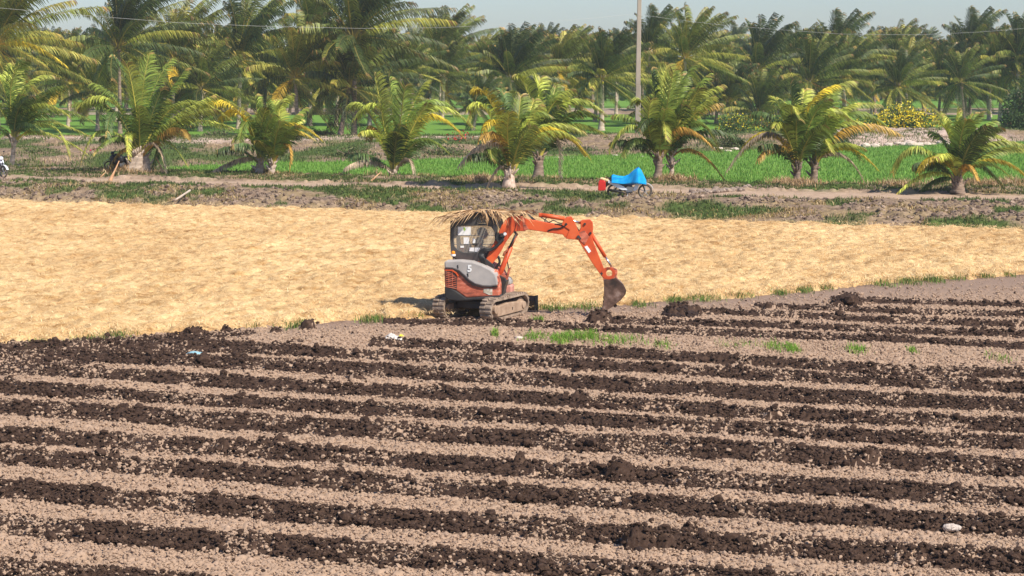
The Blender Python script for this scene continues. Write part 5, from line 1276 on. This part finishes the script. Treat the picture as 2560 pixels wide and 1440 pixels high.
def motorbike(root, par=None, cols=(M_fair, M_bfair)):
    """underbone motorbike facing +x in its own frame, wheelbase 1.22 m"""
    wheel(root, (.61, 0, .29), .29, (0, 1, 0)); wheel(root, (-.61, 0, .29), .29, (0, 1, 0))
    bm = bmesh.new()
    for y in (-.07, .07):
        bm_tube(bm, [(.61, y, .29), (.46, y, .72), (.40, y * .5, .92)], [.025, .028, .02], 8)
        bm_tube(bm, [(-.61, y, .29), (-.28, y, .33), (-.05, y, .30)], .022, 6)
        bm_tube(bm, [(-.61, y * 1.3, .29), (-.42, y * 1.4, .62)], .03, 8)
    bm_obj('fork', bm, M_black, root, smooth=True)
    bm = bmesh.new(); bm_prism(bm, [(.05, -.09, .22), (.20, -.09, .34), (.16, -.09, .46), (-.08, -.09, .50), (-.22, -.09, .38), (-.12, -.09, .22)], (0, .18, 0))
    bm_tube(bm, [(.18, -.02, .36), (.30, -.02, .40)], .07, 10)
    bm_obj('engine', bm, M_alu, root, .02)
    bm = bmesh.new(); bm_tube(bm, [(.12, -.12, .25), (-.2, -.13, .22), (-.45, -.13, .28), (-.86, -.14, .36)], [.02, .025, .045, .05], 10); bm_obj('exhaust', bm, M_black, root, smooth=True)
    bm = bmesh.new()
    for y in (-.16, .16):
        bm_prism(bm, [(.36, y, .78), (.46, y, .70), (.30, y, .36), (.18, y, .28), (.14, y, .36), (.22, y, .56)], (0, .02, 0))
    bm_prism(bm, [(.42, -.16, .86), (.47, -.16, .72), (.36, -.16, .62), (.30, -.16, .80)], (0, .32, 0))
    bm_obj('leg_shield', bm, cols[0], root, .012)
    bm = bmesh.new(); bm_prism(bm, [(.30, -.10, .70), (.22, -.10, .56), (.02, -.10, .52), (-.22, -.10, .56), (-.40, -.10, .62), (-.42, -.10, .70), (-.1, -.10, .66), (.15, -.10, .66)], (0, .2, 0)); bm_obj('frame_cover', bm, cols[1], root, .02)
    bm = bmesh.new()
    for y in (-.13, .11): bm_prism(bm, [(-.06, y * 1.4, .34), (-.22, y * 1.4, .48), (-.50, y * 1.4, .62), (-.84, y * 1.4, .74), (-.86, y * 1.4, .64), (-.55, y * 1.4, .46), (-.30, y * 1.4, .34)], (0, .02, 0))
    bm_obj('side_fairing', bm, cols[0], root, .008)
    bm = bmesh.new(); bm_prism(bm, [(.02, -.12, .70), (-.10, -.12, .77), (-.55, -.12, .80), (-.84, -.12, .84), (-.86, -.12, .79), (-.5, -.12, .72), (-.1, -.12, .68)], (0, .24, 0)); bm_obj('seat', bm, M_black, root, .02)
    bm = bmesh.new()
    K = 10
    for k in range(K):
        a, a2 = R(20 + 120 * k / K), R(20 + 120 * (k + 1) / K)
        bm_prism(bm, [(.61 + .33 * math.cos(a), -.06, .29 + .33 * math.sin(a)), (.61 + .33 * math.cos(a2), -.06, .29 + .33 * math.sin(a2)), (.61 + .345 * math.cos(a2), -.06, .29 + .345 * math.sin(a2)), (.61 + .345 * math.cos(a), -.06, .29 + .345 * math.sin(a))], (0, .12, 0))
    bm_obj('front_mudguard', bm, cols[0], root)
    bm = bmesh.new(); bm_tube(bm, [(.40, 0, .90), (.38, 0, 1.0)], .03, 8)
    for s in (-1, 1):
        bm_tube(bm, [(.38, 0, 1.0), (.34, s * .2, 1.03), (.25, s * .33, 1.0)], .014, 6); bm_tube(bm, [(.34, s * .2, 1.03), (.33, s * .27, 1.22)], .006, 5)
        bm_ico(bm, (.33, s * .27, 1.24), .055, 2, (.25, 1, .7))
    bm_obj('handlebar', bm, M_black, root, smooth=True)
    bm = bmesh.new(); bm_ico(bm, (.46, 0, .93), .10, 3, (.8, 1.2, .9)); bm_obj('headlight', bm, cols[0], root, smooth=True)
    bm = bmesh.new(); bm_tube(bm, [(-.05, -.1, .3), (-.12, -.24, .02)], .012, 6); bm_obj('side_stand', bm, M_alu, root)
    bm = bmesh.new(); bm_prism(bm, [(-.92, -.08, .66), (-.40, -.08, .64), (.10, -.08, .52), (.12, -.08, .34), (-.25, -.08, .30), (-.42, -.08, .44), (-.62, -.08, .64), (-.86, -.08, .52), (-.98, -.08, .40), (-.99, -.08, .46)], (0, .16, 0))
    for y in (-.1, .1): bm_tube(bm, [(-.55, y, .76), (-.98, y, .70), (-1.0, y, .52)], .014, 6)
    bm_obj('underbody', bm, M_black, root, .01)
def bh1(g): return float(bund_h(np.array([g.x]), np.array([g.y]))[0])
gA = ground(1574, 503, .33)
mb = empty('motorbike', (gA.x, gA.y, bh1(gA) + .01), R(-4)); tag(mb, 'white and blue motorbike parked beside the dirt track under a bright blue tarpaulin', 'motorbike')
motorbike(mb)
# tarpaulin
prof = [(-.72, .90), (-.66, .93), (-.45, .89), (-.25, .86), (-.05, .93), (.1, 1.06), (.22, 1.16), (.33, 1.24), (.44, 1.14), (.54, .94), (.66, .70)]
NU, NVv = 60, 26
us = np.linspace(-.72, .66, NU); tv = np.linspace(-1, 1, NVv)
Vt, Ut = np.meshgrid(tv, us, indexing='ij')
top = np.interp(Ut, [p_[0] for p_ in prof], [p_[1] for p_ in prof])
halfw = .21 + .16 * np.exp(-((Ut - .3) / .25) ** 2)
bot = .58 - .02 * Ut + .02 * np.sin(Ut * 6)
s_ = np.abs(Vt)
ang_ = np.arctan2(s_ * .9 + .15, np.abs(Ut - .33) + .08) * np.sign(Ut - .33)
fold = (.028 * np.abs(np.sin(ang_ * 5)) + .012 * np.abs(np.sin(ang_ * 11 + 1)) + .02 * (fbm(Ut * 5, Vt * 3, 400, 3) - .5)) * (.3 + s_)
yy = np.sign(Vt) * (halfw * np.clip(s_ / .35, 0, 1) ** .7 + fold * np.clip((s_ - .2) * 2, 0, 1) + .03 * s_)
zz = np.where(s_ < .35, top - .04 * (s_ / .35) ** 2, top - .04 - (top - .04 - bot) * ((s_ - .35) / .65)) + .02 * (fbm(Ut * 6, Vt * 2, 401, 3) - .5)
i_ = np.arange(NU * NVv).reshape(NVv, NU); q = np.stack([i_[:-1, :-1], i_[:-1, 1:], i_[1:, 1:], i_[1:, :-1]], -1).reshape(-1, 4)
M_tarp, nt, b = new_mat('blue_tarp')
nz = noise_node(nt, 6, 3); rp_ = ramp(nt, nz.outputs[0], [(.3, (.0, .27, .72)), (.7, (.005, .42, .90))]); nt.links.new(rp_.outputs[0], b.inputs['Base Color']); b.inputs['Roughness'].default_value = .5; b.inputs['Specular IOR Level'].default_value = .3
o = link('tarpaulin', np_mesh('tarpaulin', np.stack([Ut, yy, zz + .02], -1).reshape(-1, 3), q, smooth=True), None, M_tarp)
o.location = mb.location; o.rotation_euler = mb.rotation_euler
so = o.modifiers.new('thick', 'SOLIDIFY'); so.thickness = .006
tag(o, 'bright blue tarpaulin draped over the parked motorbike, peaked over the handlebars', 'tarpaulin')
# red crate-like container hung on the back, with a cream bag on it
bm = bmesh.new(); bm_prism(bm, [(-1.26, -.22, .34), (-1.24, -.22, .66), (-1.20, -.22, .72), (-1.0, -.22, .72), (-.96, -.22, .66), (-.95, -.22, .38), (-.98, -.22, .32), (-1.22, -.22, .31)], (0, .34, 0))
o = bm_obj('jerrycan', bm, M_red, None, .04); o.location = mb.location; o.rotation_euler = mb.rotation_euler
tag(o, 'red plastic jerrycan hung on the back of the tarp covered motorbike', 'jerrycan')
bm = bmesh.new(); bm_tube(bm, [(-1.18, -.1, .72), (-1.12, -.1, .79), (-1.04, -.1, .72)], .018, 6); bm_obj('handle', bm, M_red, o)
bm = bmesh.new(); rq = random.Random(2)
for k in range(5): bm_ico(bm, (-1.1 + k * .045, -.08 + rq.uniform(-.05, .05), .78 - k * .015), .085, 3, (1.1, 1, .7), .06, rq)
o = bm_obj('bag', bm, noisy('cream_bag', [(.3, (.55, .38, .16)), (.7, (.82, .66, .42))], 8, .6), None, smooth=True); o.location = mb.location; o.rotation_euler = mb.rotation_euler
tag(o, 'crumpled cream bag lying on top of the red jerrycan', 'bag')
# scooter at the left edge, seen from the front
gB = ground(2, 452, .3)
sc = empty('motorbike', (gB.x - .25, gB.y, bh1(gB) + .01), R(-38)); tag(sc, 'black and white scooter parked at the left edge under the leftmost palm', 'motorbike')
motorbike(sc, cols=(M_fair, M_black))
# dark loaded motorbike behind the three trunked palm
gC = ground(296, 446, .3)
s2 = empty('motorbike', (gC.x, gC.y + 1.0, bh1(gC) + .02), R(200)); tag(s2, 'dark motorbike parked in the shade behind the three trunked palm', 'motorbike')
motorbike(s2, cols=(M_black, M_black))
bm = bmesh.new(); rq = random.Random(8)
for k in range(9): bm_ico(bm, (rq.uniform(-.28, .12), rq.uniform(-.2, .2), rq.uniform(.5, .82)), .17, 3, (1, 1, 1.1), .08, rq)
o = bm_obj('bag', bm, noisy('black_bag', [(.3, (.012, .013, .018)), (.7, (.04, .042, .05))], 5, .35, bumpk=.3), None, smooth=True); o.location = (gC.x - .1, gC.y + .6, bh1(gC)); tag(o, 'black plastic bag bundle piled on the dark motorbike behind the palm', 'bag')

# ================================================================= POLE, WIRES
PY = 158.0
pb = atY(1594, 340, PY); pb.z = 0
pole = empty('utility_pole', pb); tag(pole, 'tall square concrete utility pole rising behind the large dark front palm', 'utility pole')
ptop = 12.6
M_conc = noisy('concrete', [(.3, (.30, .25, .20)), (.7, (.46, .39, .32))], 1.2, .9, bumpk=.2, stretch=(1, 1, .3))
bm = bmesh.new()
for z0, z1, w0, w1 in ((-.3, 4.2, .46, .40), (4.2, ptop, .37, .30)):
    a = [bm.verts.new((sx_ * w0 / 2, sy_ * w0 / 2, z0)) for sx_, sy_ in ((-1, -1), (1, -1), (1, 1), (-1, 1))]
    b_ = [bm.verts.new((sx_ * w1 / 2 + .09 * (z1 / ptop), sy_ * w1 / 2, z1)) for sx_, sy_ in ((-1, -1), (1, -1), (1, 1), (-1, 1))]
    for k in range(4): bm.faces.new((a[k], a[(k + 1) % 4], b_[(k + 1) % 4], b_[k]))
    bm.faces.new(a[::-1]); bm.faces.new(b_)
bm_obj('shaft', bm, M_conc, pole, .03)
wz = atY(1590, 35, PY).z
bm = bmesh.new(); bm_tube(bm, [(-.12, -.2, wz), (-.32, -.2, wz)], .025, 6); bm_tube(bm, [(-.30, -.2, wz - .06), (-.30, -.2, wz + .09)], [.05, .03], 10); bm_obj('insulator', bm, M_dk, pole)
M_wire, nt, b = new_mat('wire'); b.inputs['Base Color'].default_value = (.50, .50, .48, 1); b.inputs['Roughness'].default_value = .5
def wire(pts, label):
    P_ = [atY(x, y, Y) for x, y, Y in pts]; bm = bmesh.new(); bm_tube(bm, P_, .008, 5)
    o = bm_obj('power_line', bm, M_wire); tag(o, label, 'power line', 'power lines on the concrete pole'); return o
wire([(-300, -6, 132), (0, 20, 138), (230, 40, 141), (450, 57, 144), (640, 65, 147), (900, 71, 150), (1100, 69, 152), (1280, 61, 154.5), (1480, 46, 156.5), (1584, 35, 157.8)], 'thin sagging power line left of the concrete pole, crossing the tall palms')
wire([(1590, 35, 157.8), (1680, 48, 158), (1790, 61, 158), (1920, 72, 158), (2100, 85, 158), (2300, 87, 158), (2450, 80, 158), (2560, 71, 158), (2700, 55, 158)], 'thin sagging power line right of the concrete pole')

# ================================================================= SHRUBS
M_shrub = attr_mat('shrub_leaf', .6, .25, .3, .25, 2)
def shrub(name, label, px, py, w, h, dp, n, leafcols, flcols=None, nfl=0, lsz=.14, fsz=.09, group=None, cat='shrub', fl_name='blossoms', Y=None):
    g = ground(px, py) if Y is None else Vector(((px - 1280) / FPX * Y, Y, 0)); root = empty(name, (g.x, g.y, 0)); tag(root, label, cat, group)
    def pts(k, shell):
        a = rng.uniform(0, 6.283, k); e = np.arcsin(rng.uniform(0, 1, k)); rr_ = rng.uniform(shell, 1.0, k) * (.50 + .95 * fbm(a * 2.2, e * 3.5, int(px) % 97, 4))
        return np.stack([np.cos(a) * np.cos(e) * rr_ * w / 2, np.sin(a) * np.cos(e) * rr_ * dp / 2, np.sin(e) * rr_ * h + .02], -1)
    def leaves(P_, sz, cols):
        k = len(P_); rot = rand_rot(k); q4 = np.array([[-.5, 0, 0], [0, -.32, .06], [.5, 0, 0], [0, .32, .06]])
        v = np.einsum('nij,kj->nki', rot, q4) * (sz * rng.uniform(.7, 1.3, k))[:, None, None] + P_[:, None]
        return v.reshape(-1, 3), (np.arange(k) * 4)[:, None] + np.arange(4)[None], np.repeat(colmix(k, cols), 4, axis=0)
    v, f, c = leaves(pts(n, .35), lsz, leafcols); link('foliage', np_mesh('foliage', v, f, col=c), root, M_shrub)
    if nfl:
        v, f, c = leaves(pts(nfl, .93), fsz, flcols); o = link(fl_name, np_mesh(fl_name, v, f, col=c), root, M_shrub)
    bm = bmesh.new()
    for k in range(7): a = k * .9; bm_tube(bm, [(0, 0, -.1), (math.cos(a) * w * .15, math.sin(a) * dp * .15, h * .45), (math.cos(a) * w * .3, math.sin(a) * dp * .3, h * .75)], [.05, .03, .012], 5)
    bm_obj('stem', bm, M_trunk2, root)
LG = [(.07, .14, .03), (.10, .19, .04), (.05, .09, .02)]
YF = [(.85, .72, .03), (.80, .60, .02), (.90, .80, .12)]
shrub('flowering_shrub', 'wide shrub densely covered in yellow flowers above the pink earth bank', 2265, 340, 5.6, 2.4, 1.8, 8200, LG, YF, 2400, group='yellow flowering shrubs', fsz=.17)
shrub('flowering_shrub', 'dark green shrub with fewer yellow flowers left of the densest yellow one', 2165, 339, 4.4, 1.7, 1.5, 4200, LG, YF, 420, group='yellow flowering shrubs', fsz=.14)
shrub('flowering_shrub', 'low shrub with scattered yellow flowers in front of the mop headed small palm', 1840, 341, 4.2, 1.9, 1.5, 3600, LG, YF, 380, group='yellow flowering shrubs', fsz=.14)
shrub('flowering_shrub', 'yellow flowered shrub half hidden by the twin front palm', 1940, 341, 3.4, 1.8, 1.5, 3000, LG, YF, 220, group='yellow flowering shrubs', fsz=.14)
shrub('flowering_shrub', 'sprawling low shrub with bright red flowers on the bank in the middle', 1152, 374, 2.4, 1.3, 1.0, 500, [(.22, .2, .08), (.3, .24, .14)], [(.65, .02, .03), (.75, .05, .05)], 80, fsz=.16)
shrub('flowering_shrub', 'small shrub with magenta flowers on the bank near the left edge', 236, 398, 1.0, .7, .6, 400, [(.2, .2, .08)], [(.62, .03, .12)], 40, fsz=.13)
shrub('flowering_shrub', 'small red flowered plant near the right edge of the far bank', 2512, 322, 1.6, .7, .6, 400, [(.18, .2, .07)], [(.60, .05, .10)], 50, fsz=.13)
shrub('leafy_tree', 'dense dark broadleaf tree at the right edge', 2575, 332, 5.2, 4.6, 3.5, 12000, [(.05, .10, .025), (.08, .14, .035), (.03, .06, .02)], lsz=.2, cat='tree')
for (px, py, w, h, lb) in [(1560, 372, 3.4, .9, 'grey green weed bush left of the large dark front palm'), (1440, 388, 4.0, .6, 'low grey green weed hedge above the middle of the paddy'), (1830, 378, 2.0, 1.2, 'round grey green bush left of the pink bank'), (2330, 358, 1.6, .9, 'pale dry bush at the right end of the yellow flowers'),
                           (545, 352, 3.2, 1.0, 'green bush behind the golden frond palm'), (440, 395, 3.0, .9, 'green bush right of the three trunked palm'), (880, 402, 3.4, .9, 'green weed bush on the bank beside the fan shaped front palm'), (1110, 398, 3.2, .9, 'green weed bush right of the fan shaped front palm'), (1700, 330, 2.2, 1.0, 'banana like green bush behind the large front palm'),
                           (800, 345, 3.0, .7, 'low dark weeds left of the leaning trunk'), (960, 345, 2.4, .7, 'low dark weeds right of the swollen trunk'), (110, 402, 3.6, .7, 'green weed clump on the bank at the left')]:
    shrub('bush', lb, px, py, w, h, 1.6, 1900, [(.09, .14, .045), (.14, .19, .06), (.06, .09, .03), (.22, .2, .1)], lsz=.13, cat='bush', group='weed bushes on the banks')
# dark undergrowth behind the grove reads as one mass
xx = rng.uniform(-120, 120, 42000); yy_ = rng.uniform(330, 560, 42000); hh_ = fbm(xx * .06, yy_ * .03, 300, 3)
zz_ = rng.uniform(0, 1, 42000) * (2 + 5.5 * hh_) ; P_ = np.stack([xx, yy_, zz_], -1)
rot = rand_rot(len(P_)); q4 = np.array([[-.5, 0, 0], [0, -.32, .06], [.5, 0, 0], [0, .32, .06]])
v = np.einsum('nij,kj->nki', rot, q4) * rng.uniform(.8, 1.8, len(P_))[:, None, None] + P_[:, None]
tag(link('undergrowth', np_mesh('undergrowth', v.reshape(-1, 3), (np.arange(len(P_)) * 4)[:, None] + np.arange(4)[None], col=np.repeat(colmix(len(P_), [(.06, .10, .03), (.10, .15, .04), (.04, .07, .025)]), 4, axis=0)), mat=M_shrub), 'far green undergrowth and treetops behind the palm grove', 'undergrowth', kind='stuff')

# ================================================================= STONES, LITTER, STICKS
M_stone = noisy('pale_stone', [(.3, (.42, .33, .26)), (.7, (.68, .58, .50))], 6, .85, bumpk=.4)
def stone(px, py, r, lb, grp='pale stones along the paddy edges', z=0.0, mat=M_stone):
    g = ground(px, py, z); rq = random.Random(int(px * 7 + py)); bm = bmesh.new(); bm_ico(bm, (0, 0, 0), r, 3, (1.3, 1, .65), 0, rq)
    for v_ in bm.verts:
        n_ = math.sin(v_.co.x * 9 / r * .3 + px) * .1 + math.sin(v_.co.y * 7 / r * .4 + py) * .1 + rq.uniform(-.03, .03); v_.co *= 1 + n_
    o = bm_obj('stone', bm, mat, smooth=True); zz0 = bh1(g) if 76 < g.y < float(paddy_lo(g.x)) else z
    o.location = (g.x, g.y, zz0 + r * .35); tag(o, lb, 'stone', grp)
stone(1298, 848, .07, 'pale grey stone left of the green grass in the field', 'loose stones in the field')
stone(1108, 463, .17, 'flat pale stone on the grass verge right of the fan shaped palm')
stone(1172, 402, .28, 'round pale stone left of the bleached hanging frond'); stone(1140, 406, .2, 'smaller pale stone left of the round one by the paddy')
for k, (px, py, r) in enumerate([(1795, 380, .35), (1812, 374, .42), (1835, 380, .3), (1820, 384, .25)]):
    stone(px, py, r, ['left pale boulder of the pile between the two right front palms', 'largest pale boulder of the pile between the two right front palms', 'right pale boulder of the pile between the two right front palms', 'lowest pale boulder of the pile between the two right front palms'][k], 'boulder pile by the paddy')
bm = bmesh.new(); rq = random.Random(12)
for k in range(26):
    px = 2150 + k * 12 + rq.uniform(-5, 5); g = ground(px, 372 - k * .35 + rq.uniform(-2, 4)); bm_ico(bm, (g.x, g.y, rq.uniform(.05, .3)), rq.uniform(.12, .38), 2, (1.3, 1, .7), .12, rq)
tag(bm_obj('rubble', bm, M_stone), 'row of pale pinkish rubble along the foot of the earth bank below the yellow flowers', 'rubble', kind='stuff')
bm = bmesh.new()
for k in range(30):
    px = 1300 + k * 12 + rq.uniform(-6, 6); g = ground(px, 402 - k * .3 + rq.uniform(-3, 3)); bm_ico(bm, (g.x, g.y, rq.uniform(.0, .12)), rq.uniform(.08, .26), 2, (1.3, 1, .6), .12, rq)
tag(bm_obj('rubble', bm, M_stone), 'row of pale stones and debris along the far edge of the paddy in the middle', 'rubble', kind='stuff')
bm = bmesh.new()
for k in range(40):
    px = 1735 + k * 3.5 + rq.uniform(-3, 3); g = ground(px, 492 - k * .25 + rq.uniform(-4, 4), .3); bm_ico(bm, (g.x, g.y, bh1(g) + .06), rq.uniform(.05, .14), 2, (1.2, 1, .8), .15, rq)
tag(bm_obj('rubble', bm, noisy('grey_clods', [(.3, (.16, .12, .10)), (.7, (.38, .30, .24))], 6, .9, bumpk=.4)), 'low heap of grey clods on the verge below the right front palms', 'rubble', kind='stuff')
def litter(name, label, cat, px, py, w, d, h, mat, seed):
    g = ground(px, py); X_, Y_ = np.meshgrid(np.linspace(-1, 1, 22), np.linspace(-1, 1, 16)); rr_ = np.sqrt(X_ ** 2 + Y_ ** 2)
    Z_ = h * (.3 + 1.1 * fbm(X_ * 2 + seed, Y_ * 2, seed, 3)) * np.clip(1.3 - rr_, .1, 1); kx = 1 + .35 * (fbm(Y_ * 2, X_ * 2, seed + 5, 2) - .5)
    i_ = np.arange(X_.size).reshape(X_.shape); q = np.stack([i_[:-1, :-1], i_[:-1, 1:], i_[1:, 1:], i_[1:, :-1]], -1).reshape(-1, 4)
    o = link(name, np_mesh(name, np.stack([X_ * w / 2 * kx, Y_ * d / 2, Z_], -1).reshape(-1, 3), q, smooth=True), None, mat); o.location = (g.x, g.y, .04)
    so = o.modifiers.new('thick', 'SOLIDIFY'); so.thickness = .004
    return tag(o, label, cat)
M_lb, nt, b = new_mat('pale_blue_plastic'); b.inputs['Base Color'].default_value = (.30, .52, .58, 1); b.inputs['Roughness'].default_value = .3
litter('plastic_bag', 'torn pale blue plastic bag lying on the dark soil at the left', 'plastic bag', 488, 889, .32, .35, .05, M_lb, 3)
M_ws = noisy('white_sack', [(.35, (.42, .37, .32)), (.6, (.74, .70, .66))], 4, .6, bumpk=.2)
litter('sack', 'crumpled white sack with a yellow scrap lying on the soil left of the excavator', 'sack', 980, 855, .42, .5, .13, M_ws, 7)
M_ye, nt, b = new_mat('yellow_scrap'); b.inputs['Base Color'].default_value = (.75, .65, .05, 1)
litter('plastic_scrap', 'small yellow plastic scrap beside the white sack', 'plastic scrap', 1003, 846, .11, .1, .05, M_ye, 9)
litter('plastic_bag', 'white plastic scrap on the bank verge near the leftmost palm', 'plastic bag', 48, 430, .5, .5, .3, M_ws, 11)
bm = bmesh.new(); rq = random.Random(31)
for k in range(7): bm_ico(bm, (rq.uniform(-.06, .06), rq.uniform(-.03, .03), .03), rq.uniform(.035, .06), 3, (1.2, 1, .8), .12, rq)
o = bm_obj('stone', bm, noisy('white_stone', [(.3, (.40, .33, .28)), (.7, (.60, .53, .47))], 9, .8)); g = ground(2382, 1335); o.location = (g.x, g.y, .05); tag(o, 'whitish lump lying on the dark row near the lower right corner', 'stone')
g0, g1 = ground(440, 505, .25), ground(475, 482, .45)
bm = bmesh.new(); bm_tube(bm, [g0 - g0, g1 - g0], [.035, .045], 6); o = bm_obj('stick', bm, M_stone); o.location = g0 + Vector((0, 0, .1)); tag(o, 'pale bare stick leaning on the bund slope at the left', 'stick')
# husks and dead leaf bases around the three trunked palm
M_husk = noisy('orange_husk', [(.3, (.42, .22, .11)), (.7, (.64, .40, .24))], 5, .8, bumpk=.2)
for (x0, y0, x1, y1, lb) in [(272, 458, 298, 402, 'orange brown dead leaf stalk leaning against the dark motorbike'), (412, 445, 390, 392, 'orange brown dead leaf stalk right of the three trunked palm'), (245, 452, 262, 432, 'short dead leaf stalk left of the three trunked palm'), (918, 463, 950, 432, 'grey dead branch leaning left of the fan shaped front palm')]:
    a = ground(x0, y0, .3); b_ = atY(x1, y1, a.y + .2); bm = bmesh.new(); dlt = b_ - a
    bm_tube(bm, [Vector((0, 0, -.15)), dlt * .12, dlt * .5 + Vector((.02, 0, .03)), dlt], [.13, .10, .04, .02], 7)
    o = bm_obj('dead_leaf_stalk', bm, M_husk, smooth=True); o.location = a; tag(o, lb, 'dead leaf stalk', 'dead leaf stalks under the front palms')
print('OBJECTS', len(bpy.data.objects))
